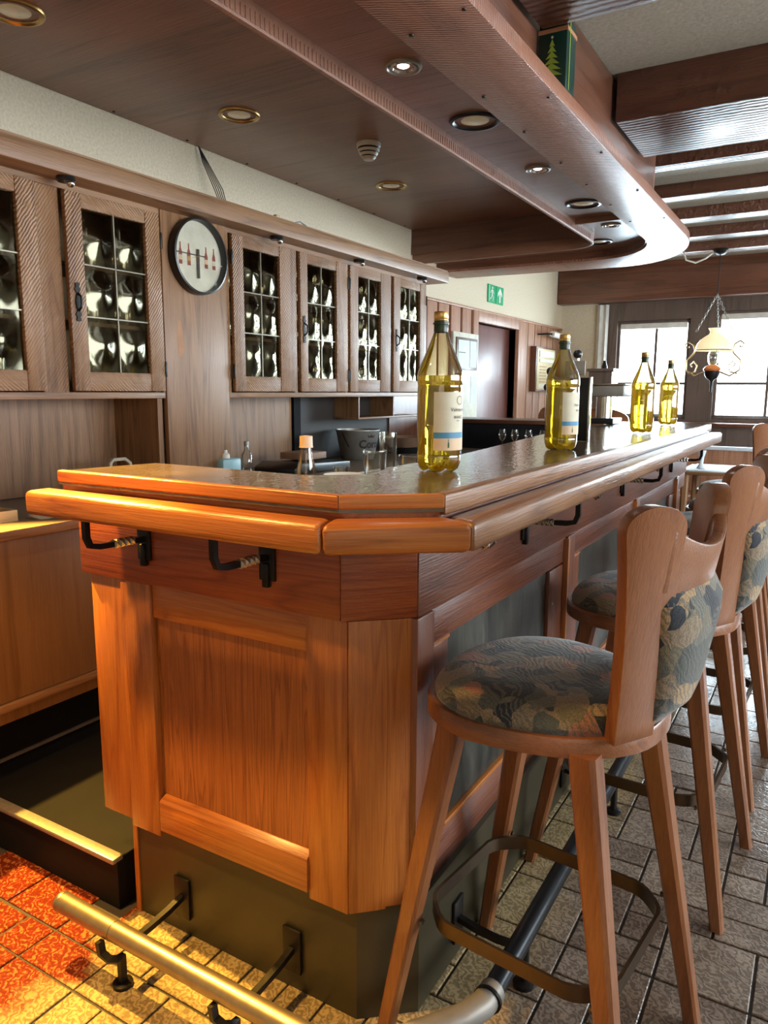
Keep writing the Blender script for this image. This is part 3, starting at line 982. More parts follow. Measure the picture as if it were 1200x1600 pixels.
def leaded_door(y0, y1, gy0, gy1, handle_side, hinge_side):
    z0, z1, gz0, gz1 = 1.294, 1.968, 1.362, 1.920
    th0, th1 = CX - .004, CX + .016
    d_ = MB().box(th0, th1, y0, gy0, z0, z1).build('door', 'cabsawA', cab, bevel=.003)
    MB().box(th0, th1, gy1, y1, z0, z1).build('door_stile', 'cabsawA', d_, bevel=.003)
    MB().box(th0, th1 - .002, gy0, gy1, gz1, z1).build('door_rail', 'cabsawB', d_, bevel=.002)
    MB().box(th0, th1 - .002, gy0, gy1, z0, gz0).build('door_rail', 'cabsawB', d_, bevel=.002)
    ym = (gy0 + gy1) / 2
    zz = [gz0, gz0 + (gz1 - gz0) * .345, gz0 + (gz1 - gz0) * .665, gz1]
    # lead cames
    MB().box(th0 + .004, th0 + .012, ym - .0022, ym + .0022, gz0, gz1).build('lead_came', 'lead', d_)
    for z in zz[1:3]:
        MB().box(th0 + .004, th0 + .012, gy0, gy1, z - .0022, z + .0022).build('lead_came', 'lead', d_)
    for a, b in ((gy0, ym), (ym, gy1)):
        for k in range(3):
            c0, c1 = zz[k], zz[k + 1]
            n = 10
            vs, fs = [], []
            for i in range(n + 1):
                for j in range(n + 1):
                    u, v_ = i / n * 2 - 1, j / n * 2 - 1
                    rr = min(1, math.hypot(u * .95, v_ * .95))
                    hgt = .010 * (math.cos(rr * math.pi) * .5 + .5) + .003 * math.exp(-(rr / .18) ** 2)
                    vs.append((th0 + .006 + hgt, a + (b - a) * (i / n), c0 + (c1 - c0) * (j / n)))
            for i in range(n):
                for j in range(n):
                    q = i * (n + 1) + j
                    fs.append((q, q + 1, q + n + 2, q + n + 1))
            MB().add(vs, fs).build('pane', 'pane', d_, ang=180)
    hy = (y0 + gy0) / 2 - .005 if handle_side < 0 else (gy1 + y1) / 2
    if handle_side:
        hz = 1.60
        pr = [(.003, -.066), (.010, -.062), (.006, -.052), (.012, -.043), (.005, -.030), (.008, -.015), (.011, 0), (.008, .015), (.005, .030), (.012, .043), (.006, .052), (.010, .062), (.003, .066)]
        poly = [(hy + a, hz + b) for a, b in pr] + [(hy - a, hz + b) for a, b in pr[::-1]]
        hd = MB().prism(poly, th1, th1 + .005, 'X').build('handle', 'iron', d_)
        MB().tube([(th1 + .004, hy, hz + .03), (th1 + .020, hy, hz + .018), (th1 + .022, hy, hz), (th1 + .020, hy, hz - .018), (th1 + .004, hy, hz - .03)], .004, 8).build('handle_bow', 'iron', hd)
    hyy = y1 + .004 if hinge_side > 0 else y0 - .004
    for z in (1.38, 1.87):
        MB().lathe([(.005, z - .03), (.006, z - .026), (.006, z + .026), (.005, z + .03)], 8, (th1 - .001, hyy, 0)).build('hinge', 'iron', d_)
    return d_


leaded_door(1.17, 1.618, 1.24, 1.548, 0, -1)
leaded_door(1.728, 2.146, 1.794, 2.075, -1, 1)
leaded_door(2.556, 3.008, 2.627, 2.882, 0, -1)
leaded_door(3.040, 3.464, 3.102, 3.357, -1, 1)
leaded_door(3.488, 3.928, 3.570, 3.812, 0, -1)
leaded_door(3.962, 4.375, 4.040, 4.296, -1, 1)
# spot lamps under the cornice
for k, y in enumerate((1.70, 2.80, 3.50, 4.22)):
    sp = thing('cornice_spot', 'small black spot lamp under the cornice ' + ('above the near double-domed glass door', 'right of the wall clock', 'above the gap between the third and fourth doors', 'at the far end of the cabinets')[k], 'lamp', (-2.235, y, 1.992))
    MB().lathe([(.030, 1.992), (.032, 1.982), (.026, 1.976), (1e-6, 1.975)], 20, (-2.235, y, 0)).build('housing', 'black', sp)
    MB().sphere((-2.222, y + .008, 1.972), .014, 12).build('lamp_head', 'chrome', sp)

MB().prism([(2.232, 1.44), (2.247, 1.43), (2.262, 1.46), (2.258, 1.53), (2.250, 1.575), (2.236, 1.58), (2.228, 1.52)], CX + .004, CX + .0044, 'X').build('scuffed_patch', plain('bare wood patch', (0.40, 0.19, 0.085), .6), cab, label='lighter worn patch on the tall board below the clock')
# wall clock
ck = thing('wall_clock', 'round wall clock with dark rim and four small bottles printed on cream face', 'clock', (-2.292, 2.344, 1.835))
cy, cz = 2.344, 1.838
MB().lathe([(.142, 0), (.150, 0), (.152, .020), (.150, .040), (.143, .042), (.140, .034), (.140, .010)], 48, (-2.296, cy, cz), axis='X', close=False).build('rim', 'black', ck)
MB().lathe([(1e-6, .010), (.142, .010), (.142, 0), (1e-6, 0)], 48, (-2.296, cy, cz), axis='X', close=False).build('dial', 'cream', ck)


def bottle_print(dy, s, mat, lm):
    p = [(-.010, -.045), (.010, -.045), (.010, .005), (.004, .022), (.003, .045), (-.003, .045), (-.004, .022), (-.010, .005)]
    x = -2.2855
    b_ = MB().add([(x, cy + dy + a * s, cz + .004 + b * s) for a, b in p], [(0, 1, 2, 7), (2, 3, 6, 7), (3, 4, 5, 6)]).build('bottle_print', mat, ck, smooth=False)
    MB().add([(x + .0006, cy + dy + a * s, cz + .004 + b * s) for a, b in ((-.0095, -.028), (.0095, -.028), (.0095, -.008), (-.0095, -.008))], [(0, 1, 2, 3)]).build('bottle_label', lm, b_, smooth=False)


bottle_print(-.092, .95, 'inkred', 'labelsand')
bottle_print(-.046, .95, 'inkred', 'inkamber')
bottle_print(.052, .95, 'inkred', 'labelsand')
bottle_print(.097, .95, 'inkred', 'label')
MB().box(-2.283, -2.281, cy - .115, cy + .045, cz + .004, cz + .008).build('hand', 'ink', ck)
MB().box(-2.2805, -2.2785, cy - .005, cy + .007, cz - .085, cz + .03).build('hand', 'ink', ck)
MB().add([(-2.277, cy - .08, cz - .022), (-2.277, cy + .02, cz + .006), (-2.277, cy + .02, cz + .008)], [(0, 1, 2)]).build('second_hand', 'brass', ck, smooth=False)
MB().lathe([(.139, .030), (.10, .034), (.05, .036), (1e-6, .0365)], 40, (-2.296, cy, cz), axis='X', close=False).build('lens', 'clocklens', ck, ang=180)

# cable bundles on cornice
cb = thing('cable_bundle', 'bundle of thin black cables running from ceiling to cornice beside clock', 'cable', (-2.55, 2.72, 2.07))
for k in range(5):
    e = .012 * (k - 2)
    MB().tube([(-2.58, 2.68, 2.398), (-2.56, 2.70 + e * .8, 2.33), (-2.52, 2.735 + e * 1.3, 2.22), (-2.50, 2.76 + e * .8, 2.12), (-2.50, 2.77, 2.072)], .0022, 6).build('cable', 'black', cb)
tag(MB().tube([(-2.35, 3.02, 2.071), (-2.34, 3.05, 2.105), (-2.34, 3.12, 2.125), (-2.34, 3.19, 2.11), (-2.34, 3.24, 2.073)], .003, 6).build('wire_loop', 'black'), 'thin dark wire loop lying arched on top of the cornice', 'wire')
tag(MB().box(-2.30, -2.28, 2.86, 2.885, 2.07, 2.105).build('wood_offcut', 'pine', bevel=.002), 'tiny wooden block standing on the cornice above third door', 'wood block')

# glassware in the cabinets
gp = [(.026, 0), (.028, .002), (.006, .006), (.004, .012), (.004, .060), (.010, .068), (.026, .085), (.031, .110), (.028, .145), (.025, .160)]
gm = [(r, .160 - z) for r, z in gp][::-1]
glass_up = MB().lathe(gp, 16, close=False).mesh('bowl', MT['clear'])
glass_dn = MB().lathe(gm, 16, close=False).mesh('bowl', MT['clear'])
tum = MB().lathe([(.026, 0), (.028, .004), (.032, .11), (.030, .11), (.026, .008), (1e-6, .008)], 16, close=False).mesh('bowl', MT['clear'])
doors_g = [((1.24, 1.548), 'behind the cut-off glass door', tum), ((1.794, 2.075), 'behind the door left of the clock', glass_dn), ((2.627, 2.882), 'behind the door right of the clock', glass_dn),
           ((3.102, 3.357), 'behind the third glass door', glass_up), ((3.570, 3.812), 'behind the fourth glass door', glass_up), ((4.040, 4.296), 'behind the last glass door of the row', glass_dn)]
for (a, b), lab, me in doors_g:
    for zi_, z in enumerate((1.291, 1.543, 1.743)):
        for q in range(3):
            o = bpy.data.objects.new('drinking_glass', me)
            COL.objects.link(o)
            o.location = (CX - .075 - .07 * (q % 2), a + (b - a) * (q + .5) / 3, z)
            tag(o, ('left-hand', 'middle', 'right-hand')[q] + ' clear drinking glass ' + ('on the lowest shelf ', 'on the middle shelf ', 'on the top shelf ')[zi_] + lab, 'glass', 'glasses ' + lab + ' ' + ('bottom', 'middle', 'top')[zi_])

# ================================================================== BACK COUNTER (left wall)
bc = thing('back_counter', 'low wooden back counter with grey worktop under the wall cabinets', 'counter', (-2.3, 3.0, 0))
MB().box(-2.598, -2.005, 1.06, 4.92, .872, .898).build('worktop', 'worktop', bc, bevel=.003)
MB().box(-2.005, -1.995, 1.06, 4.92, .870, .899).build('worktop_edge', 'cabY', bc, bevel=.003)
MB().box(-2.598, -2.06, 1.06, 4.92, .30, .872).build('carcass', 'lowdoor', bc)
yy = 1.065
while yy < 4.9:
    MB().box(-2.058, -2.036, yy, min(yy + .505, 4.92), .375, .868).build('cupboard_door', 'lowdoor', bc, bevel=.002)
    yy += .51
yy = 1.25
MB().box(-2.06, -2.024, 1.06, 4.92, .350, .373).build('bottom_rail', 'cabY', bc, bevel=.003)
MB().box(-2.598, -2.15, 1.06, 4.92, 0.0, .349).build('kick_board', 'mat', bc)
MB().box(-2.15, -2.142, 1.06, 4.92, .140, .150).build('kick_strip', 'alu', bc)
# wood backing between counter and cabinets, post and shelf unit
bp = thing('splashback', 'brown wood panelling behind back counter with dark post and open shelf box', 'panelling', (-2.58, 3.0, .9))
MB().box(-2.598, -2.575, 1.06, 2.128, .90, 1.265).build('panel', 'cabZ', bp)
MB().box(-2.598, -2.575, 2.552, 3.33, .90, 1.265).build('panel', 'cabZ', bp)
MB().box(-2.598, -2.560, 3.335, 3.395, .90, 1.265).build('post', 'mat', bp)
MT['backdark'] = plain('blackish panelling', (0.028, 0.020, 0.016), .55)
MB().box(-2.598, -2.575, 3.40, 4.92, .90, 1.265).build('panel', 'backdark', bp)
MB().box(-2.575, -2.40, 3.75, 4.60, 1.130, 1.142).build('shelf', 'cabY', bp, bevel=.002)
for y in (3.75, 4.16):
    MB().box(-2.575, -2.40, y, y + .012, 1.142, 1.265).build('divider', 'cabZ', bp)
MB().box(-2.575, -2.565, 4.395, 4.92, .90, 1.96).build('panel', 'darkZ', bp)

# ================================================================== PLATFORM behind the bar
pf = thing('platform', 'raised black-matted walkway behind the bar with worn metal nosing', 'platform', (-1.9, 2.5, 0))
MB().box(-2.14, -1.44, 1.125, 4.78, 0.0, .128).build('base', 'mat', pf)
MB().box(-2.14, -1.44, 1.145, 4.78, .128, .135).build('rubber_mat', 'mat', pf)
MB().box(-2.14, -1.44, 1.112, 1.145, .126, .141).build('nosing', 'alu', pf, bevel=.004)

# ================================================================== BAR COUNTER
bar = thing('bar_counter', 'long L-shaped orange oak bar with canted corner and dark glossy top', 'bar', (-1.0, 2.5, 0))
# plinth
MB().prism([(-1.385, 1.150), (-.742, 1.150), (-.642, 1.235), (-.642, 4.35), (-.90, 4.35), (-.90, 1.30), (-1.385, 1.30)], 0.0, .255).build('plinth', 'plinth', bar)
MB().box(-1.40, -1.385, 1.146, 1.30, 0.0, .26).build('plinth_edge', 'oakZ', bar)
# body core
MB().prism([(-1.495, 1.158), (-.76, 1.158), (-.672, 1.243), (-.672, 4.35), (-.88, 4.35), (-.88, 1.25), (-1.495, 1.25)], .256, 1.095).build('core', 'oakdarkZ', bar)
# end face
MB().box(-1.497, -1.386, 1.142, 1.158, .253, .866).build('stile', 'oakZ', bar, bevel=.003)
MB().box(-1.384, -1.287, 1.132, 1.158, .245, .866).build('stile', 'oakZ', bar, bevel=.004)
MB().box(-.853, -.755, 1.138, 1.158, .245, .866).build('stile', 'oakZ', bar, bevel=.003)
MB().box(-1.286, -.853, 1.140, 1.158, .787, .866).build('top_rail', 'oakX', bar, bevel=.003)
MB().prism([(1.158, .262), (1.132, .262), (1.132, .336), (1.150, .350), (1.158, .350)], -1.286, -.853, 'X').build('bottom_rail', 'oakX', bar, bevel=.0015)
MB().box(-1.286, -.853, 1.151, 1.158, .350, .787).build('inset_panel', 'oakpanel', bar)
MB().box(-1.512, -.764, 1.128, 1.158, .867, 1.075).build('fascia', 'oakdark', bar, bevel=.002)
# canted corner
def cant(p, q, t_, z0, z1, name, mat):
    d = Vector((q[0] - p[0], q[1] - p[1])).normalized()
    n = Vector((-d.y, d.x)) * t_
    return MB().prism([p, q, (q[0] + n.x, q[1] + n.y), (p[0] + n.x, p[1] + n.y)], z0, z1).build(name, mat, bar, bevel=.002)


cant((-.752, 1.138), (-.660, 1.222), .012, .248, .866, 'corner_board', 'oakZ')
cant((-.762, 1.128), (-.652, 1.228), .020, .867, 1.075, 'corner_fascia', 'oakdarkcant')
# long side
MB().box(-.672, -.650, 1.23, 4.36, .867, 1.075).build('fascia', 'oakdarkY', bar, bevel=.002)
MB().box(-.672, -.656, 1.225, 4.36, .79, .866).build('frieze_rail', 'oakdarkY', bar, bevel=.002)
MB().box(-.672, -.656, 1.225, 4.36, .245, .345).build('base_rail', 'oakdarkY', bar, bevel=.002)
pil = [1.222, 2.19, 3.12, 4.06]
for i, y in enumerate(pil):
    MB().box(-.672, -.646, y, y + .072, .245, .866).build('pilaster', 'oakdarkZ', bar, bevel=.003)
    MB().box(-.672, -.655, y + .072, y + .155, .345, .785).build('frame_stile', 'oakdarkZ', bar, bevel=.003)
    if i:
        MB().box(-.672, -.655, y - .14, y, .345, .785).build('frame_stile', 'oakdarkZ', bar, bevel=.003)
        MB().box(-.672, -.640, y - .015, y - .001, .245, .86).build('edge_bead', 'oakZ', bar, bevel=.002)
for i in range(3):
    a, b = pil[i] + .155, pil[i + 1] - .14
    MB().box(-.672, -.667, a, b, .345, .785).build('dark_panel', 'slate', bar)
    MB().box(-.670, -.655, a, b, .345, .357).build('panel_ledge', 'oakY', bar, bevel=.002)
    MB().box(-.670, -.653, a - .08, a + .002, .786, .792).build('ledge_cap', 'oakY', bar)
# counter top
TZ = 1.130
top = [(-1.40, 1.003), (-.681, 1.003), (-.541, 1.110), (-.541, 4.36), (-.60, 4.43), (-1.02, 4.43), (-1.00, 3.0), (-.885, 2.10), (-.845, 1.75), (-.845, 1.50), (-.815, 1.30), (-.90, 1.222), (-1.36, 1.235)]
MB().prism(top, TZ - .030, TZ - .001).build('counter_top', 'counter', bar)


def edge_piece(p, q, w_, z0, z1, mat, name, b0=0, b1=0, bev=.008, seg=3):
    """p,q outer line; mitre extension offsets b0,b1 on the inner side"""
    d = Vector((q[0] - p[0], q[1] - p[1]))
    L = d.length
    d.normalize()
    n = Vector((-d.y, d.x)) * w_
    return MB().prism([p, q, (q[0] + n.x - d.x * b1, q[1] + n.y - d.y * b1), (p[0] + n.x + d.x * b0, p[1] + n.y + d.y * b0)], z0, z1).build(name, mat, bar, bevel=bev, seg=seg)


t1 = math.tan(R(37.4 / 2))
t2 = math.tan(R(52.6 / 2))
EZ0, EZ1 = 1.094, TZ + .0005
A0, A1, A2, A3 = (-1.402, 1.000), (-.680, 1.000), (-.538, 1.109), (-.538, 4.36)
edge_piece(A0, A1, .018, EZ0 + .012, EZ1, 'oakX', 'edge_band', 0, .018 * t1, .004)
edge_piece(A1, A2, .018, EZ0 + .012, EZ1, 'oakcant', 'edge_band', .018 * t1, .018 * t2, .004)
edge_piece(A2, A3, .026, EZ0, EZ1, 'oakglare', 'edge_band', .026 * t2, 0, .004)
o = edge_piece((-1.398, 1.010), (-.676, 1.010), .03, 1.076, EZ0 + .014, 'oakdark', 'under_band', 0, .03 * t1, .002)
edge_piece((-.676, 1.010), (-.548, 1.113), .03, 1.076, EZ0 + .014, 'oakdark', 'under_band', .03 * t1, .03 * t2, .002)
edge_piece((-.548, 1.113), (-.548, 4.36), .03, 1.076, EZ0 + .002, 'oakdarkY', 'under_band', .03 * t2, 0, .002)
MB().prism([(-1.39, 1.03), (-.67, 1.03), (-.57, 1.12), (-.57, 4.35), (-.86, 4.35), (-.83, 1.24), (-1.39, 1.24)], 1.076, 1.10).build('sub_top', 'darkX', bar)
# arm rail: rounded oak
RZ0, RZ1, RW = 1.040, 1.092, .064
B0, B1, B2, B3 = (-1.43, .938), (-.672, .938), (-.476, 1.088), (-.476, 4.30)
o = edge_piece(B0, B1, RW, RZ0, RZ1, 'oakX', 'arm_rail', 0, RW * t1, .012, 3)
o = edge_piece(B1, B2, RW, RZ0, RZ1, 'oakcant', 'arm_rail', RW * t1, RW * t2, .012, 3)
o = edge_piece(B2, B3, RW, RZ0, RZ1, 'oakglare', 'arm_rail', RW * t2, 0, .012, 3)


def rail_bracket(px, py, ex, ey):
    """iron bracket: plate at (px,py) on the fascia, twisted arm to (ex,ey) under the rail"""
    d = Vector((ex - px, ey - py))
    L = d.length
    d.normalize()
    s = Vector((-d.y, d.x))
    pl = MB()
    c = [(-.020, 0), (.020, 0)]
    p0 = Vector((px, py))
    a, b = p0 + s * .020, p0 - s * .020
    a2, b2 = a + d * .007, b + d * .007
    pl.prism([tuple(a), tuple(b), tuple(b2), tuple(a2)], .925, .996)
    plate = pl.build('rail_bracket', 'iron', bar, bevel=.002)
    arm = MB()
    pts = []
    q = p0 + d * .006
    pts.append((q.x, q.y, .972))
    zz = [.974, .975, .976, .977, .982, 1.0, 1.02, 1.041]
    rr = [.15, .35, .55, .80, .95, 1.0, 1.0, 1.0]
    for f, z in zip(rr, zz):
        q = p0 + d * L * f
        pts.append((q.x, q.y, z))
    arm.sweep(pts, [(-.006, -.006), (.006, -.006), (.006, .006), (-.006, .006)])
    arm.build('bracket_arm', 'iron', plate)
    tw = MB()
    vs, fs = [], []
    for i in range(13):
        f = .22 + .36 * i / 12
        q = p0 + d * L * f
        a_ = math.pi * 2.0 * i / 12
        for k in range(4):
            an = a_ + k * math.pi / 2 + .78
            vs.append((q.x + s.x * .0105 * math.cos(an), q.y + s.y * .0105 * math.cos(an), .9755 + .0105 * math.sin(an)))
    for i in range(12):
        for k in range(4):
            fs.append((i * 4 + k, i * 4 + (k + 1) % 4, (i + 1) * 4 + (k + 1) % 4, (i + 1) * 4 + k))
    fs += [(3, 2, 1, 0), (48, 49, 50, 51)]
    tw.add(vs, fs).build('twist', 'ironbright', plate, label='bright burnished twist of the iron bracket', ang=25)
    MB().prism([tuple(p0 + s * .008), tuple(p0 - s * .008), tuple(p0 - s * .008 + d * .014), tuple(p0 + s * .008 + d * .014)], .912, .962).build('tongue', 'iron', plate, bevel=.003)


rail_bracket(-1.285, 1.128, -1.285, .975)
rail_bracket(-.935, 1.128, -.935, .975)
for y in (1.80, 2.85, 3.85):
    rail_bracket(-.650, y, -.510, y)
for y in (1.47, 2.36, 3.35):
    hk = MB().box(-.650, -.645, y - .012, y + .012, .962, 1.0).build('coat_hook', 'iron', bar, bevel=.002)
    for dy in (-.010, .012):
        MB().tube([(-.646, y + dy * .5, .99), (-.625, y + dy, .975), (-.612, y + dy * 1.4, .965), (-.602, y + dy * 1.5, .975), (-.600, y + dy * 1.6, .99)], .0035, 8).build('prong', 'chrome', hk)
# inner work surface behind the bar
MB().box(-1.36, -.88, 1.26, 4.35, .895, .93).build('work_surface', 'zinc', bar, bevel=.003)
MB().box(-1.34, -.88, 1.26, 4.33, .256, .895).build('inner_cupboard', 'lowdoor', bar)

# foot rail
fr = thing('foot_rail', 'worn round steel foot rail on brackets around the bar foot', 'foot rail', (-.8, 1.0, 0))
rz = .128
MB().tube([(-1.437, .962, rz), (-1.425, .962, rz)], .0235, 20).build('end_cap', 'tube', fr, bevel=.003)
MB().tube([(-1.425, .962, rz), (-1.25, .960, rz)], .0225, 20).build('tube', 'tube', fr)
MB().tube([(-1.25, .960, rz), (-1.0, .958, rz)], .0215, 20).build('tube', 'tube', fr)
MB().tube([(-1.0, .958, rz), (-.70, .958, rz)], .0225, 20).build('tube', 'tube', fr)
MB().tube([(-.715, .957, rz), (-.655, .962, rz), (-.60, 1.0, rz), (-.55, 1.07, rz), (-.50, 1.14, rz), (-.478, 1.19, rz), (-.475, 1.235, rz)], .0255, 16).build('bend_joint', 'joint', fr)
MB().tube([(-.475, 1.205, rz), (-.475, 1.212, rz)], .0285, 20).build('joint_ring', 'iron', fr)
MB().tube([(-.475, 1.235, rz), (-.475, 4.3, rz)], .0215, 20).build('tube', 'tubedark', fr, label='dark blue-black stretch of the foot rail')
for x in (-1.235, -.905):
    b_ = MB().box(x - .024, x + .024, 1.141, 1.149, .045, .150).build('bracket', 'iron', fr, bevel=.002)
    MB().sweep([(x, 1.142, .10), (x, 1.10, .092), (x, 1.05, .088), (x, 1.0, .086), (x, .975, .088)], [(-.007, -.007), (.007, -.007), (.007, .007), (-.007, .007)]).build('stay', 'iron', b_)
    MB().sweep([(x - .035, .935, .112), (x - .030, .935, .085), (x - .012, .940, .073), (x, .95, .071), (x, .962, .071), (x, .962, .03), (x, .962, .0)], [(-.008, -.006), (.008, -.006), (.008, .006), (-.008, .006)]).build('post', 'iron', b_)
    MB().lathe([(.022, 0), (.022, .008), (.012, .012)], 14, (x, .962, 0)).build('foot', 'iron', b_)
for y in (1.42, 2.22, 3.05, 3.9):
    b_ = MB().box(-.641, -.634, y - .024, y + .024, .045, .150).build('bracket', 'iron', fr, bevel=.002)
    MB().sweep([(-.636, y, .10), (-.59, y, .09), (-.54, y, .085), (-.475, y, .09)], [(-.007, -.007), (.007, -.007), (.007, .007), (-.007, .007)], upv=(0, 0, 1)).build('stay', 'iron', b_)
    MB().taper((-.475, y, 0), (-.475, y, .11), .018, .018).build('post', 'iron', b_)
    MB().lathe([(.024, 0), (.024, .008), (.012, .014)], 14, (-.475, y, 0)).build('foot', 'iron', b_)

# ================================================================== WINE BOTTLES
def petal(r, z, a):
    if z < .022 and r > .01:
        k = (1 - z / .022)
        c = abs(math.cos(2.5 * a))
        return r * (1 - .10 * k * (1 - c)), z + .010 * k * (1 - c) ** 2 * (1 if r > .01 else 0)
    return r, z


bprof = [(.012, .012), (.030, .001), (.036, 0), (.043, .006), (.047, .018), (.048, .030), (.048, .033), (.0475, .034), (.048, .035), (.0485, .10), (.048, .178), (.0470, .181), (.048, .184), (.0492, .195), (.0485, .205), (.046, .215), (.041, .228), (.034, .244), (.027, .260), (.021, .275), (.0165, .288), (.0145, .295), (.0142, .312)]


def wine_bottle(name, x, y, rz, label, lab_a0, lab=True, fill=.20):
    t_ = thing(name, label, 'bottle', (x, y, TZ), rz)
    def at(b):
        b.v = [(px, py, pz) for px, py, pz in b.v]
        return b
    def put(mb, nm, mat, par=t_, **k):
        me = mb.mesh(nm, MT[mat], **k)
        o = bpy.data.objects.new(nm, me)
        COL.objects.link(o)
        o.parent = par
        return o
    put(MB().lathe(bprof, 40, mod=petal, close=False), 'glass_body', 'bottleglass', ang=60)
    lp = [(max(1e-6, r - .0018), z + .002) for r, z in bprof if z <= fill] 
    rf = lp[-1][0]
    put(MB().lathe([(1e-6, .014)] + lp + [(rf, fill + .002), (1e-6, fill + .002)], 40, mod=petal, close=False), 'wine', 'wine', ang=60)
    put(MB().lathe([(.0146, .292), (.0150, .294), (.0150, .310), (.0146, .311)], 24, close=False), 'neck_band', 'greenneck')
    put(MB().lathe([(.0172, .309), (.0172, .312), (.0150, .313), (.0150, .316)], 24, close=False), 'neck_ring', 'greenneck')
    cp = put(MB().lathe([(.0145, .316), (.0152, .317), (.0152, .319), (.0146, .320), (.0152, .321), (.0152, .332), (.0140, .335), (1e-6, .3355)], 24, close=False), 'screw_cap', 'gold')
    if lab:
        r = .0492
        def patch(a0, a1, z0, z1, mat, nm, rr=r, par=None):
            n = 14
            vs = []
            for i in range(n + 1):
                a = R(a0 + (a1 - a0) * i / n)
                vs += [(rr * math.cos(a), rr * math.sin(a), z0), (rr * math.cos(a), rr * math.sin(a), z1)]
            fs = [(2 * i, 2 * i + 2, 2 * i + 3, 2 * i + 1) for i in range(n)]
            return put(MB().add(vs, fs), nm, mat, par or t_, ang=180)
        lb = patch(lab_a0, lab_a0 + 118, .046, .168, 'label', 'paper_label')
        lb['label'] = 'cream paper label with blue band and dark lettering'
        patch(lab_a0, lab_a0 + 118, .069, .084, 'labelblue', 'blue_band', r + .0003, lb)
        patch(lab_a0, lab_a0 + 118, .046, .0715, 'labelsand', 'sand_band', r + .0004, lb)
        def curved_text(txt, size, z, ang):
            vs, fs = text_mesh(txt, size)
            out = []
            for (u, v_, _) in vs:
                a = R(ang) + u / r
                out.append(((r + .0007) * math.cos(a), (r + .0007) * math.sin(a), z + v_))
            put(MB().add(out, fs), 'lettering', 'ink', lb, smooth=False)
        curved_text('Valmarone', .0115, .128, lab_a0 + 42)
        curved_text('BIANCO', .0085, .113, lab_a0 + 52)
        curved_text('VINO', .004, .107, lab_a0 + 60)
        # round emblem and tiny bottle picture
        ring = []
        n = 20
        vs = []
        for i in range(n):
            th = 2 * math.pi * i / n
            for q in (.0082, .0094):
                a = R(lab_a0 + 72) + q * math.cos(th) / r
                vs.append(((r + .0007) * math.cos(a), (r + .0007) * math.sin(a), .151 + q * math.sin(th)))
        fs = [(2 * i, 2 * i + 1, (2 * i + 3) % (2 * n), (2 * i + 2) % (2 * n)) for i in range(n)]
        put(MB().add(vs, fs), 'emblem', 'ink', lb, smooth=False)
        p = [(-.0018, -.008), (.0018, -.008), (.0018, .001), (.0006, .004), (.0006, .009), (-.0006, .009), (-.0006, .004), (-.0018, .001)]
        put(MB().add([((r + .0008) * math.cos(R(lab_a0 + 38) + a / r), (r + .0008) * math.sin(R(lab_a0 + 38) + a / r), .060 + b) for a, b in p], [(0, 1, 2, 7), (2, 3, 6, 7), (3, 4, 5, 6)]), 'bottle_picture', 'inkgreen', lb, smooth=False)
    return t_


wine_bottle('wine_bottle', -.722, 1.452, 0, 'large bottle of yellow wine with cream label, nearest on the bar', -78)
wine_bottle('wine_bottle', -.683, 2.185, 0, 'large bottle of yellow wine with cream label, second along the bar', -70)
wine_bottle('wine_bottle', -.684, 3.30, 0, 'third wine bottle along the bar in front of the window, no label seen', 0, False, .205)
wine_bottle('wine_bottle', -.735, 4.19, 0, 'farthest and smallest-looking wine bottle at the end of the bar', 0, False, .215)

# ================================================================== items behind the bar
WS = .93
cbm = thing('conical_bottle', 'clear conical bottle with pinkish cap standing behind the bar edge', 'bottle', (-1.145, 1.54, WS))
MB().lathe([(.048, WS), (.050, WS + .006), (.048, WS + .05), (.015, WS + .215), (.0145, WS + .232)], 28, (-1.145, 1.54, 0), close=False).build('body', 'clear', cbm)
MB().lathe([(.047, WS + .002), (.046, WS + .05), (.036, WS + .10), (1e-6, WS + .10)], 24, (-1.145, 1.54, 0), close=False).build('water', 'clear', cbm)
MB().lathe([(.0185, WS + .226), (.0170, WS + .229), (.0165, WS + .255), (1e-6, WS + .257)], 24, (-1.145, 1.54, 0)).build('cap', plain('pale pink cap', (0.72, 0.52, 0.36), .5), cbm)


def jar(x, y, z, r, h, label, lid=True):
    t_ = thing('glass_jar', label, 'jar', (x, y, z))
    MB().lathe([(r * .8, z), (r * .82, z + .004), (r, z + h * .72), (r * 1.08, z + h * .80), (r * 1.1, z + h), (r * 1.02, z + h), (r * .92, z + h * .7), (r * .75, z + .008), (1e-6, z + .008)], 24, (x, y, 0), close=False).build('body', 'clear', t_)
    MB().lathe([(r * 1.12, z + h * .98), (r * 1.14, z + h), (r * 1.12, z + h * 1.03), (r * 1.0, z + h * 1.03)], 24, (x, y, 0), close=False).build('rim', 'clear', t_)
    return t_


# helper: point on the camera ray at given forward distance (used only to read positions off the photo)
jar(-1.085, 1.78, WS, .030, .200, 'wide clear glass jar stacked with another behind the bar')
jar(-1.055, 1.93, WS, .030, .178, 'shorter clear glass jar right of the wide jar')
jar(-1.20, 1.78, WS, .020, .150, 'small clear tumbler beside the conical bottle')
tg = thing('tumbler', 'tall thin tumbler standing behind the wide glass jar', 'glass', (-1.20, 2.05, WS))
MB().lathe([(.022, WS), (.024, WS + .01), (.028, WS + .24), (.026, WS + .24), (.022, WS + .02), (1e-6, WS + .02)], 24, (-1.20, 2.05, 0), close=False).build('body', 'clear', tg)
sc_ = thing('plate_stack', 'stack of small pale saucers behind the bar edge', 'plates', (-1.16, 1.78, WS))
for k in range(8):
    z = WS + .018 * k
    MB().lathe([(.02, z), (.035, z + .004), (.055, z + .014), (.057, z + .017), (.03, z + .008), (1e-6, z + .007)], 28, (-1.135, 1.70, 0), close=False).build('saucer', 'cloth' if k % 2 else 'cream', sc_)
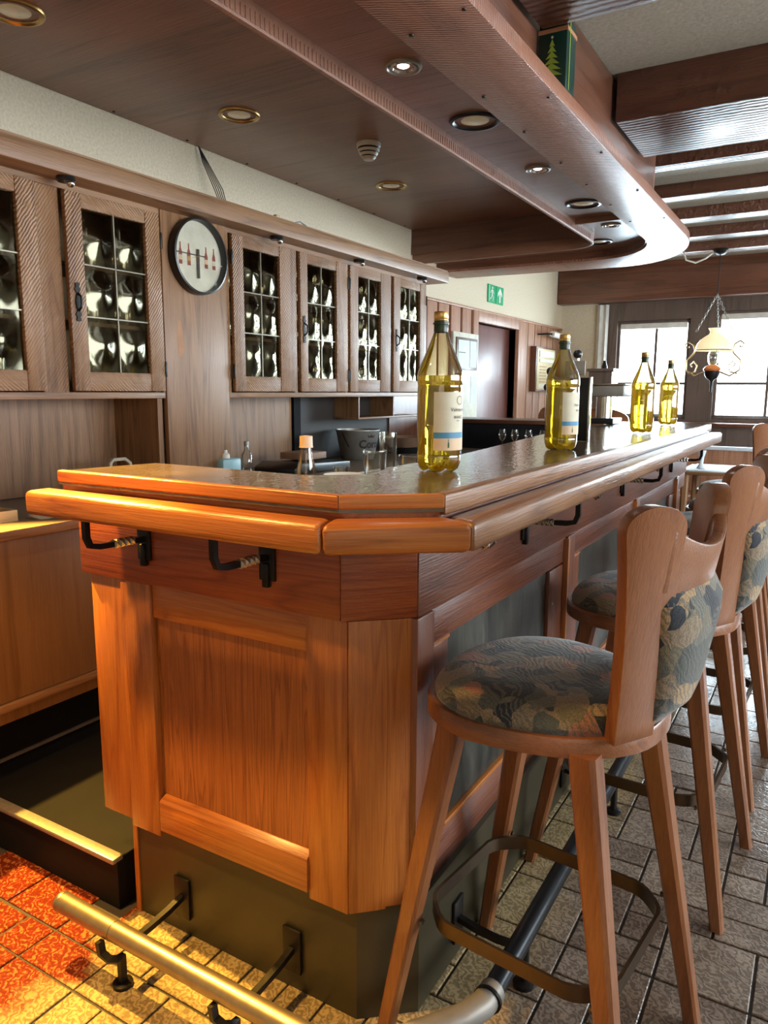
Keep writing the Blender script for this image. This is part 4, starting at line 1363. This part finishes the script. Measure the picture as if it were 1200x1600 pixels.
# tin bucket
bk = thing('beer_bucket', 'grey tin bucket with dark lettering on the back counter', 'bucket', (-2.40, 3.74, .898))
bx, by, bz = -2.40, 3.74, .898
MB().lathe([(.095, bz), (.098, bz + .004), (.128, bz + .165), (.133, bz + .170), (.133, bz + .176), (.126, bz + .176), (.124, bz + .165), (.092, bz + .01), (1e-6, bz + .008)], 36, (bx, by, 0), close=False).build('body', 'zinc', bk)
MB().tube([(bx, by - .133, bz + .165), (bx + .06, by - .14, bz + .11), (bx + .115, by - .08, bz + .07), (bx + .125, by, bz + .055)][:0] or [(bx - .02, by - .136, bz + .16), (bx + .01, by - .145, bz + .12), (bx + .03, by - .14, bz + .08)], .004, 6).build('bail', 'iron', bk)


def text_on_cone(parent, txt, size, z, ang, mat, cx_, cy_, rfun):
    vs, fs = text_mesh(txt, size, bold=.0022)
    out = []
    for (u, v_, _) in vs:
        r = rfun(z + v_) + .0015
        a = R(ang) + u / r
        out.append((cx_ + r * math.cos(a), cy_ + r * math.sin(a), z + v_))
    MB().add(out, fs).build('lettering', mat, parent, smooth=False)


rf_ = lambda z: .098 + (z - bz) * .030 / .165 + .0005
text_on_cone(bk, 'Corona', .066, bz + .072, -54, 'ink', bx, by, rf_)
# crown mark
vs = []
for (u, v_) in ((-.022, 0), (.022, 0), (.028, .020), (.012, .010), (0, .024), (-.012, .010), (-.028, .020)):
    r = rf_(bz + .135 + v_) + .0015
    a = R(-18) + u / r
    vs.append((bx + r * math.cos(a), by + r * math.sin(a), bz + .132 + v_ * .8))
MB().add(vs, [(0, 1, 2, 3), (0, 3, 4), (0, 4, 5), (0, 5, 6)][:0] or [(0, 1, 3, 4, 5), (1, 2, 3), (0, 5, 6)]).build('crown_print', 'ink', bk, smooth=False)
# wicker basket
wk = thing('wicker_basket', 'shallow round wicker basket on the back counter beyond the bucket', 'basket', (-2.40, 4.3, .898))
MB().lathe([(.08, .965), (.10, .970), (.145, 1.03), (.150, 1.035), (.140, 1.035), (.095, .985), (1e-6, .98)], 30, (-2.38, 4.27, -.03), mod=lambda r, z, a: (r * (1 + .015 * math.cos(24 * a)), z), close=False).build('bowl', 'wicker', wk)
MB().lathe([(.11, .898), (.11, .935), (1e-6, .935)], 20, (-2.38, 4.27, 0), close=False).build('stand', 'mat', wk)
# soap tub, small bottle
tb = thing('soap_tub', 'pale blue tub with white pump on the back counter', 'tub', (-2.30, 2.46, .898))
MB().box(-2.34, -2.26, 2.435, 2.555, .898, 1.0).build('tub', 'bluecap', tb, bevel=.012)
MB().lathe([(.022, 1.0), (.020, 1.018), (.012, 1.024), (.010, 1.036), (1e-6, 1.038)], 18, (-2.30, 2.49, 0)).build('pump', 'white', tb)
sbt = thing('small_bottle', 'small clear bottle beside the blue tub', 'bottle', (-2.27, 2.60, .898))
MB().lathe([(.022, .898), (.024, .902), (.024, 1.01), (.012, 1.03), (.010, 1.05)], 18, (-2.27, 2.60, 0), close=False).build('body', 'clear', sbt)
MB().lathe([(.012, 1.05), (.012, 1.07), (1e-6, 1.071)], 14, (-2.27, 2.60, 0)).build('cap', 'zinc', sbt)
# dark device + carton + handle by counter
tag(MB().prism([(2.80, .90), (3.28, .90), (3.28, .935), (2.86, .955), (2.80, .93)], -2.40, -2.15, 'X').build('cutting_machine', 'black', bevel=.006), 'flat black appliance lying on the back counter left of conical bottle', 'appliance')
tag(MB().box(-2.38, -2.22, 2.98, 3.16, .936 + .02, .990).build('carton', 'wicker', bevel=.003), 'small brown carton on top of the flat black appliance', 'carton')
ch = thing('caddy', 'pale plastic caddy with looped handle on the near back counter', 'caddy', (-2.44, 1.98, .898))
MB().box(-2.50, -2.38, 1.92, 2.05, .898, .965).build('tray', 'towel', ch, bevel=.006)
MB().sweep([(-2.40, 1.945, .96), (-2.40, 1.950, 1.015), (-2.40, 1.965, 1.028), (-2.40, 2.02, 1.028), (-2.40, 2.045, 1.010), (-2.40, 2.055, .96)], [(-.006, -.006), (.006, -.006), (.006, .006), (-.006, .006)]).build('handle', 'towel', ch)
# cloth scraps + pine box on near end of the worktop
def crumple(nm, label, c, sx, sy, sz, seed):
    rg = random.Random(seed)
    mb = MB()
    n, m_ = 12, 7
    prof = []
    vs, fs = [], []
    for i in range(m_):
        ph = math.pi / 2 * i / (m_ - 1)
        for j in range(n):
            a = 2 * math.pi * j / n
            k = 1 + rg.uniform(-.28, .28)
            vs.append((c[0] + sx * math.cos(ph) * math.cos(a) * k, c[1] + sy * math.cos(ph) * math.sin(a) * k, c[2] + sz * math.sin(ph) * (1 + rg.uniform(-.2, .3) if i else 0) ))
    for i in range(m_ - 1):
        for j in range(n):
            fs.append((i * n + j, i * n + (j + 1) % n, (i + 1) * n + (j + 1) % n, (i + 1) * n + j))
    fs.append(tuple(range((m_ - 1) * n, m_ * n)))
    fs.append(tuple(range(n))[::-1])
    return tag(MB().add(vs, fs).build(nm, 'towel', ang=50), label, 'cloth')


crumple('cloth', 'crumpled pale cloth with dark tip behind the bar end', (-2.20, 1.70, .898), .05, .07, .10, 1)
crumple('paper_scrap', 'flat crumpled paper beside the end of the arm rail', (-2.13, 1.52, .898), .07, .09, .035, 5)
pb = thing('pine_box', 'shallow pale pine box at the near end of the worktop', 'box', (-2.18, 1.36, .898))
MB().box(-2.25, -2.13, 1.24, 1.375, .898, .904).build('base', 'pine', pb)
MB().box(-2.138, -2.13, 1.24, 1.375, .904, .932).box(-2.25, -2.242, 1.24, 1.375, .904, .932).build('side', 'pine', pb, bevel=.001)
MB().box(-2.242, -2.138, 1.367, 1.375, .904, .932).box(-2.242, -2.138, 1.24, 1.248, .904, .932).build('end', 'pine', pb, bevel=.001)
MB().box(-2.235, -2.145, 1.255, 1.36, .905, .922).build('contents', 'black', pb, bevel=.004)

# ================================================================== far side: rear bar, tap tower, posters
rb = thing('rear_counter', 'dark blue-black rear counter with pale top seen behind the wine bottles', 'counter', (-1.9, 4.95, 0))
MB().box(-2.585, -1.30, 4.96, 5.30, 0, 1.075).build('front', 'barblack', rb)
MB().box(-2.585, -1.26, 4.93, 5.34, 1.075, 1.103).build('top', 'darkX', rb, bevel=.004)
for k, x in enumerate((-1.93, -1.84, -1.74, -1.64, -1.54)):
    g_ = thing('wine_glass', ('leftmost', 'second from left', 'middle', 'second from right', 'rightmost')[k] + ' clear stemmed glass before the dark rear counter', 'glass', (x, 4.86, .898), 0, 'stemmed glasses before the rear counter')
    MB().lathe([(x_, z + .898) for x_, z in [(.028, 0), (.004, .006), (.004, .06), (.022, .08), (.027, .11), (.022, .145)]], 16, (x, 4.86, 0), close=False).build('bowl', 'clear', g_)
gs = thing('glass_shelf', 'low dark shelf carrying stemmed glasses before the rear counter', 'shelf', (-1.7, 4.86, 0))
MB().box(-1.97, -1.45, 4.80, 4.925, .875, .897).build('board', 'barblack', gs)
for x in (-1.95, -1.49):
    MB().box(x, x + .04, 4.81, 4.92, 0, .875).build('leg', 'barblack', gs)
# tap tower
tt = thing('beer_tap_tower', 'dark slab beer tap tower with round black ball handles behind second bottle', 'tap tower', (-.76, 2.60, TZ))
MB().box(-.785, -.715, 2.585, 2.605, TZ, 1.348).build('slab', 'tubedark', tt, bevel=.004)
MB().box(-.716, -.711, 2.580, 2.610, TZ, 1.350).build('edge_strip', 'chrome', tt, bevel=.001)
for k, (x, z) in enumerate(((-.858, 1.370), (-.868, 1.315), (-.765, 1.428))):
    tp = MB().sphere((x, 2.60, z), .0155 if k != 1 else .014, 18).build('tap_knob', 'black', tt)
    MB().tube([(x, 2.60, z - .012), (x * .6 - .76 * .4, 2.60, z - .035), (-.765, 2.60, min(1.34, z - .045))], .006, 8).build('tap_lever', 'chrome', tp)
MB().box(-.845, -.79, 2.585, 2.605, TZ, 1.19).build('tap_body', 'tubedark', tt, bevel=.003)
MB().box(-.80, -.73, 2.575, 2.580, 1.355, 1.405).build('badge', 'zinc', tt, bevel=.002)
MB().tube([(-.765, 2.60, 1.34), (-.765, 2.60, 1.41)], .006, 8).build('tap_lever', 'chrome', tt)
# machine behind the tower
cm = thing('drinks_machine', 'grey-green drinks machine with overhanging top right of tap tower', 'machine', (-1.05, 4.1, TZ))
MB().box(-1.12, -.93, 4.02, 4.22, 1.275, 1.335).build('head', 'zinc', cm, bevel=.012)
MB().box(-1.125, -.925, 4.015, 4.225, 1.335, 1.343).build('lid', 'chrome', cm, bevel=.002)
MB().lathe([(.042, TZ + .03), (.042, 1.275)], 20, (-1.055, 4.12, 0)).build('cylinder', 'chrome', cm)
MB().box(-1.12, -.98, 4.02, 4.22, TZ, TZ + .03).build('drip_tray', 'tubedark', cm, bevel=.003)
# exit sign
ex = thing('exit_sign', 'green emergency exit sign with white running figure and up arrow', 'sign', (XL + .01, 6.27, 2.13))
MB().box(XL, XL + .012, 6.10, 6.263, 2.055, 2.205).box(XL, XL + .012, 6.277, 6.44, 2.055, 2.205).build('plate', 'exit', ex)
xw = XL + .0128
ar = MB().add([(xw, 6.36 + a, 2.13 + b) for a, b in ((-.014, -.06), (.014, -.06), (.014, .015), (.050, -.012), (.050, .018), (0, .065), (-.050, .018), (-.050, -.012), (-.014, .015))], [(0, 1, 2, 8), (8, 2, 5), (2, 3, 4, 5), (8, 5, 6, 7)])
ar.build('arrow', 'white', ex, smooth=False)
fg = MB()
Y0, Z0 = 6.185, 2.13
def quad(mb, pts):
    mb.add([(xw, Y0 + a, Z0 + b) for a, b in pts], [tuple(range(len(pts)))])
quad(fg, [(.002 + .012 * math.cos(i * math.pi / 4), .050 + .012 * math.sin(i * math.pi / 4)) for i in range(8)])
quad(fg, [(-.014, .036), (.016, .034), (.010, -.006), (-.010, -.004)])
quad(fg, [(.010, .032), (.020, .030), (.040, .006), (.034, .002)])
quad(fg, [(-.012, .034), (-.036, .020), (-.040, .002), (-.033, .002), (-.028, .016), (-.010, .024)])
quad(fg, [(-.002, -.004), (.012, -.006), (.030, -.030), (.022, -.062), (.014, -.060), (.019, -.032)])
quad(fg, [(-.010, -.002), (.004, -.008), (-.014, -.036), (-.046, -.050), (-.048, -.042), (-.022, -.030)])
quad(fg, [(-.070, -.066), (-.060, -.066), (-.060, .066), (-.070, .066)])
fg.build('running_figure', 'white', ex, smooth=False)
# poster panel left of the door
po = thing('notice_frame', 'tall white notice panel with framed green picture left of the doorway', 'picture', (XL + .03, 5.62, 1.4))
MB().box(XL + .024, XL + .045, 5.36, 5.84, 1.02, 1.76).build('board', 'paper', po, bevel=.002)
MB().box(XL + .045, XL + .055, 5.40, 5.80, 1.47, 1.72).build('frame', 'darkY', po, bevel=.002)
MB().box(XL + .055, XL + .057, 5.43, 5.64, 1.49, 1.70).build('picture', 'papergreen', po)
MB().box(XL + .055, XL + .057, 5.65, 5.775, 1.49, 1.70).build('picture_margin', 'cloth', po)
MB().box(XL + .057, XL + .059, 5.44, 5.56, 1.60, 1.607).build('printed_line', 'ink', po)
MB().box(XL + .045, XL + .047, 5.70, 5.80, 1.20, 1.42).build('sheet', 'cloth', po)
# menu board
mn = thing('menu_board', 'yellowish framed menu board hanging on planks right of the doorway', 'board', (XL + .05, 7.5, 1.5))
MB().box(XL + .024, XL + .085, 7.16, 7.74, 1.30, 1.74).build('frame', 'darkZ', mn, bevel=.003)
MB().box(XL + .085, XL + .090, 7.18, 7.72, 1.32, 1.72).build('board', 'menuyellow', mn)
MB().box(XL + .090, XL + .096, 7.24, 7.68, 1.64, 1.70).box(XL + .090, XL + .096, 7.24, 7.68, 1.59, 1.62).build('heading_plate', 'paper', mn)
for k in range(6):
    MB().box(XL + .090, XL + .093, 7.26, 7.45, 1.54 - k * .03, 1.55 - k * .03).build('printed_line', 'inkamber', mn)
MB().box(XL + .090, XL + .093, 7.22, 7.50, 1.335, 1.375).build('note', 'label', mn)
# reading lamp above menu board
wlp = thing('picture_lamp', 'white cylindrical lamp on thin dark arm above the menu board', 'lamp', (XL + .2, 7.6, 1.87))
MB().tube([(XL + .02, 7.35, 1.865), (XL + .10, 7.40, 1.87), (XL + .14, 7.45, 1.87)], .008, 8).build('arm', 'iron', wlp)
MB().tube([(XL + .14, 7.45, 1.87), (XL + .16, 7.85, 1.855)], .03, 14).build('tube_shade', 'white', wlp)

# ================================================================== pendant oil lamp
lp = thing('pendant_lamp', 'hanging oil-style lamp with opal shade, brass scrolls and chains before the window', 'lamp', (-.90, 7.15, 1.37))
lx, ly = -.905, 7.10
MB().lathe([(.055, 2.499), (.06, 2.485), (.05, 2.465), (.03, 2.450), (1e-6, 2.445)], 24, (lx, ly, 0)).build('ceiling_rose', 'iron', lp)
MB().tube([(lx, ly, 2.45), (lx, ly, 2.12)], .004, 6).build('cord', 'iron', lp)


def chain(p, q, n, nm='chain'):
    p, q = Vector(p), Vector(q)
    mb = MB()
    d = (q - p) / n
    for i in range(n):
        c = p + d * (i + .5)
        u = d.normalized()
        s = u.cross(Vector((0, 1, 0)) if i % 2 else Vector((1, 0, .2))).normalized()
        mb.tube([c + u * d.length * .62 * math.cos(a) + s * .008 * math.sin(a) for a in [k * math.pi / 4 for k in range(8)]], .0025, 5, closed=True)
    mb.build(nm, 'zinc', lp)


chain((lx, ly, 2.13), (lx - .15, ly, 1.82), 14)
chain((lx, ly, 2.13), (lx + .13, ly + .02, 1.82), 14)
chain((lx, ly, 2.13), (lx + .01, ly + .14, 1.80), 14)
MB().lathe([(.052, 1.845), (.038, 1.818), (.044, 1.795), (.080, 1.772), (.118, 1.742), (.142, 1.705), (.149, 1.672), (.146, 1.655), (.138, 1.70), (.112, 1.74), (.076, 1.768), (.040, 1.79), (.034, 1.818)], 32, (lx, ly, 0), mod=lambda r, z, a: (r * (1 + (.03 * math.cos(12 * a) if z > 1.82 or z < 1.68 else 0)), z), close=False).build('shade', 'opal', lp)
MB().lathe([(.030, 1.66), (.045, 1.61), (.040, 1.56), (.025, 1.53)], 24, (lx, ly, 0), close=False).build('chimney', 'clear', lp)
MB().lathe([(.152, 1.662), (.156, 1.658), (.152, 1.654)], 32, (lx, ly, 0), close=False).build('shade_ring', 'brass', lp)
MB().lathe([(.028, 1.535), (.06, 1.520), (.075, 1.500), (.070, 1.485), (.05, 1.478)], 24, (lx, ly, 0), close=False).build('font', 'font', lp)
MB().lathe([(.065, 1.49), (.062, 1.45), (.045, 1.42), (.020, 1.405), (.012, 1.39), (.008, 1.30), (1e-6, 1.295)], 24, (lx, ly, 0)).build('finial', 'iron', lp)
for sx in (-1, 1):
    MB().tube([(lx + sx * .06, ly, 1.475), (lx + sx * .14, ly, 1.44), (lx + sx * .215, ly, 1.49), (lx + sx * .215, ly, 1.575), (lx + sx * .16, ly, 1.63), (lx + sx * .15, ly, 1.66), (lx + sx * .165, ly, 1.71), (lx + sx * .205, ly, 1.735), (lx + sx * .235, ly, 1.71), (lx + sx * .22, ly, 1.68), (lx + sx * .20, ly, 1.69)], .007, 8).build('scroll_arm', 'brass', lp)
    MB().tube([(lx + sx * .20, ly, 1.46), (lx + sx * .14, ly, 1.475), (lx + sx * .125, ly, 1.53), (lx + sx * .155, ly, 1.565), (lx + sx * .18, ly, 1.54), (lx + sx * .165, ly, 1.52)], .006, 8).build('scroll', 'brass', lp)
tag(MB().tube([(-1.20, 7.10, 2.498), (-1.18, 7.10, 2.43), (-1.10, 7.10, 2.40), (-1.02, 7.10, 2.43), (-.968, 7.10, 2.47)], .007, 8).build('lamp_cable', 'cream'), 'white cable looping from canopy side to the pendant lamp rose', 'cable')

# ================================================================== BAR STOOLS
SG = 'padded wooden bar stools along the bar'
st = thing('bar_stool', 'brown wooden bar stool with patterned upholstery, nearest to the camera', 'bar stool', (0, 0, 0), 0, SG)


def seat_outline(k, n=44):
    pts = []
    for i in range(n):
        a = 2 * math.pi * i / n
        c, s_ = math.cos(a), math.sin(a)
        e = 2.5
        x = .215 * math.copysign(abs(c) ** (2 / e), c) - .010
        wy = .222 - .050 * max(0, (x + .05) / .25)
        y = wy * math.copysign(abs(s_) ** (2 / e), s_)
        pts.append((x * k, y * k))
    return pts


def rings(levels, cap0=True, cap1=True):
    mb = MB()
    n = len(levels[0][0])
    vs, fs = [], []
    for pts, z in levels:
        vs += [(x, y, z) for x, y in pts]
    for k in range(len(levels) - 1):
        for i in range(n):
            j = (i + 1) % n
            fs.append((k * n + i, k * n + j, (k + 1) * n + j, (k + 1) * n + i))
    if cap0:
        fs.append(tuple(range(n))[::-1])
    if cap1:
        fs.append(tuple(range((len(levels) - 1) * n, len(levels) * n)))
    return mb.add(vs, fs)


SZ = .705
rings([(seat_outline(.96), SZ), (seat_outline(1.0), SZ + .004), (seat_outline(1.0), SZ + .032), (seat_outline(.985), SZ + .037)]).build('seat_frame', 'stoolX', st)
lv = []
for k in range(9):
    f = k / 8
    lv.append((seat_outline(.945 * math.cos(f * math.pi / 2 * .93) ** .32), SZ + .036 + .050 * math.sin(f * math.pi / 2) ** .9))
rings(lv).build('cushion', 'fabric', st, ang=180)
for sx, sy in ((-1, -1), (1, -1), (-1, 1), (1, 1)):
    lg = MB()
    p0, p1 = Vector((sx * .125, sy * .150, SZ + .012)), Vector((sx * .245, sy * .207, 0))
    lg.taper(p1, p0, .030, .048, .16)
    lg.build('leg', 'stoolZ', st)
    mid = p1.lerp(p0, .285 / SZ)
    MB().lathe([(.006, -.002), (.005, .003), (1e-6, .004)], 10, (mid.x - sx * .026, mid.y, .287), axis='X').build('rivet', 'band', st)
# foot band: flat bar octagon passing inside the legs
hx, hy_, c = .192, .176, .055
octp = [(-hx + c, -hy_), (hx - c, -hy_), (hx, -hy_ + c), (hx, hy_ - c), (hx - c, hy_), (-hx + c, hy_), (-hx, hy_ - c), (-hx, -hy_ + c)]
smo = []
for i, p in enumerate(octp):
    a = Vector(octp[i - 1])
    b = Vector(p)
    d = Vector(octp[(i + 1) % 8])
    for f in (.80, 1.0):
        pass
    smo += [tuple(b + (a - b).normalized() * .018), tuple(b * .985 if False else b + ((a - b).normalized() + (d - b).normalized()) * .006), tuple(b + (d - b).normalized() * .018)]
bd = MB()
n = len(smo)
vs = [(x, y, .272) for x, y in smo] + [(x, y, .302) for x, y in smo] + [(x * .965, y * .965, .302) for x, y in smo] + [(x * .965, y * .965, .272) for x, y in smo]
fs = []
for i in range(n):
    j = (i + 1) % n
    for k in range(4):
        k2 = (k + 1) % 4
        fs.append((k * n + i, k * n + j, k2 * n + j, k2 * n + i))
bd.add(vs, fs).build('foot_band', 'band', st)
# back: two broad uprights, saddle top rail, upholstered shell
ZT = 1.138


def back_pt(th, z, dr=0.0):
    """point on the flaring back shell; th degrees from the middle"""
    f = (z - .75) / (ZT - .75)
    r = .250 + .070 * f + dr
    lean = 0
    return Vector((-.048 + lean + r * math.cos(R(th)), r * math.sin(R(th)), z))


for sy in (-1, 1):
    mb = MB()
    fl_ = [k / 12 * .895 for k in range(13)] + [.895 + .105 * math.sin(math.pi / 2 * k / 9) for k in range(1, 10)]
    n = len(fl_) - 1
    vs, fs = [], []
    for i in range(n + 1):
        f = fl_[i]
        z = SZ + .033 + (ZT - SZ - .033) * f
        wth = .090 - .010 * math.sin(f * math.pi) + .004 * f
        cap_ = 1.0
        zc = (z - (ZT - .041)) / .041
        if zc > 0:
            cap_ = math.sqrt(max(0.0, 1 - zc ** 2))
        cth = 24 + 9 * f
        half = wth / 2 * max(cap_, .06)
        dth = math.degrees(half / .27)
        for th_, dr in ((cth - dth, -.014), (cth + dth, -.014), (cth + dth, .014), (cth - dth, .014)):
            q = back_pt(sy * th_, z, dr)
            vs.append(tuple(q))
    for i in range(n):
        for k in range(4):
            k2 = (k + 1) % 4
            fs.append((i * 4 + k, i * 4 + k2, (i + 1) * 4 + k2, (i + 1) * 4 + k))
    fs += [(0, 1, 2, 3), tuple(range(n * 4, n * 4 + 4))[::-1]]
    mb.add(vs, fs).build('upright', 'stoolZ', st, bevel=.005, seg=2, ang=40)
mb = MB()
n = 14
vs, fs = [], []
for i in range(n + 1):
    th_ = -26.5 + 53 * i / n
    u = th_ / 26.5
    zt = 1.062 + .040 * u * u
    zb = .985 + .012 * u * u
    for z, dr in ((zb, -.010), (zb, .012), (zt, .012), (zt, -.010)):
        vs.append(tuple(back_pt(th_, z, dr)))
for i in range(n):
    for k in range(4):
        k2 = (k + 1) % 4
        fs.append((i * 4 + k, i * 4 + k2, (i + 1) * 4 + k2, (i + 1) * 4 + k))
fs += [(0, 1, 2, 3), tuple(range(n * 4, n * 4 + 4))[::-1]]
mb.add(vs, fs).build('top_rail', 'stoolX', st, bevel=.004)
mb = MB()
n, m_ = 12, 8
vs, fs = [], []
for side in (0, 1):
    for j in range(m_ + 1):
        f = j / m_
        z = .757 + (1.000 - .757) * f
        for i in range(n + 1):
            u = -1 + 2 * i / n
            e = (1 - u ** 4) * (1 - (2 * f - 1) ** 6)
            dr = (.010 + .028 * e) if side else (-.006 - .018 * e)
            vs.append(tuple(back_pt(u * (17 + 10 * f), z, dr)))
q = (n + 1) * (m_ + 1)
for side in (0, 1):
    for j in range(m_):
        for i in range(n):
            a = side * q + j * (n + 1) + i
            fs.append((a, a + 1, a + n + 2, a + n + 1))
for j in range(m_):
    for i in (0, n):
        a = j * (n + 1) + i
        fs.append((a, a + n + 1, q + a + n + 1, q + a))
for i in range(n):
    for j in (0, m_):
        a = j * (n + 1) + i
        fs.append((a, a + 1, q + a + 1, q + a))
mb.add(vs, fs).build('back_pad', 'fabric', st, ang=70)
st.location = (-.402, 1.315, 0)
st.rotation_euler = (0, 0, R(-7))
copy_tree(st, None, (-.358, 2.050, 0), R(-4), 'second padded wooden bar stool from the camera along the bar')
copy_tree(st, None, (-.345, 2.680, 0), R(-3), 'third padded wooden bar stool from the camera along the bar')
copy_tree(st, None, (-.350, 3.330, 0), R(2), 'fourth padded wooden bar stool from the camera along the bar')
copy_tree(st, None, (-.350, 3.960, 0), R(-4), 'fifth padded wooden bar stool, near the far end of the bar')
copy_tree(st, None, (-.40, 4.72, 0), R(-30), 'farthest padded wooden bar stool, past the end of the bar')

# ================================================================== table by the window
tb = thing('dining_table', 'small table with white cloth in the far dining area', 'table', (-.62, 5.95, 0))
MB().box(-.90, -.35, 5.70, 6.30, .715, .74).build('table_top', 'cabX', tb, bevel=.004)
for x in (-.86, -.39):
    for y in (5.74, 6.26):
        MB().taper((x, y, 0), (x, y, .715), .04, .05).build('leg', 'cabZ', tb)
tag(MB().box(-.86, -.39, 5.72, 6.28, .7405, .746).build('table_cloth', 'cloth', bevel=.001), 'white cloth laid over the small far table', 'tablecloth')
vz = thing('vase', 'slim pale vase standing on the far white tablecloth', 'vase', (-.78, 5.95, .746))
MB().lathe([(.028, .746), (.032, .75), (.014, .78), (.018, .83), (.030, .875), (.026, .88), (.012, .82), (1e-6, .79)], 20, (-.78, 5.90, 0), close=False).build('body', 'cloth', vz)
bn = thing('dining_bench', 'brown wooden bench with panelled back behind the far table', 'bench', (-.62, 6.6, 0))
MB().box(-1.1, -.15, 6.45, 6.85, .42, .46).build('seat', 'plank', bn, bevel=.004)
MB().box(-1.1, -.15, 6.83, 6.86, .46, .82).build('backrest', 'plank', bn, bevel=.004)
MB().box(-1.12, -.13, 6.81, 6.88, .82, .85).build('back_cap', 'cloth', bn, bevel=.004)
for x in (-1.08, -.21):
    MB().box(x, x + .05, 6.47, 6.83, 0, .42).build('leg', 'plank', bn, bevel=.003)
# chair backs behind the rear counter
for k, (x, rz_) in enumerate(((-1.98, 0), (-1.56, 0.1))):
    c_ = thing('dining_chair', ('light wooden chair back just showing over rear counter left side', 'wider wooden chair back just showing over rear counter right side')[k], 'chair', (x, 5.75, 0))
    wd = .06 if k == 0 else .24
    zt = 1.17
    pts = [(x - wd, .95)] + [(x + wd * math.cos(R(a)), 1.09 + .085 * math.sin(R(a))) for a in range(180, -1, -15)] + [(x + wd, .95)]
    MB().prism(pts, 5.90, 5.93, 'Y').build('backrest', 'stoolX', c_, bevel=.004)
    MB().box(x - .19, x + .19, 5.52, 5.92, .44, .48).build('seat', 'stoolX', c_, bevel=.005)
    for sx in (-.17, .17):
        for sy in (5.55, 5.90):
            MB().taper((x + sx, sy, 0), (x + sx, sy, .44), .03, .035).build('leg', 'stoolZ', c_)
    if wd > .1:
        for sx in (-.15, .15):
            MB().box(x + sx - .015, x + sx + .015, 5.90, 5.925, .48, 1.0).build('back_post', 'stoolZ', c_, bevel=.003)
    else:
        MB().box(x - .03, x + .03, 5.90, 5.925, .48, 1.0).build('back_post', 'stoolZ', c_, bevel=.003)
bpy.context.view_layer.update()
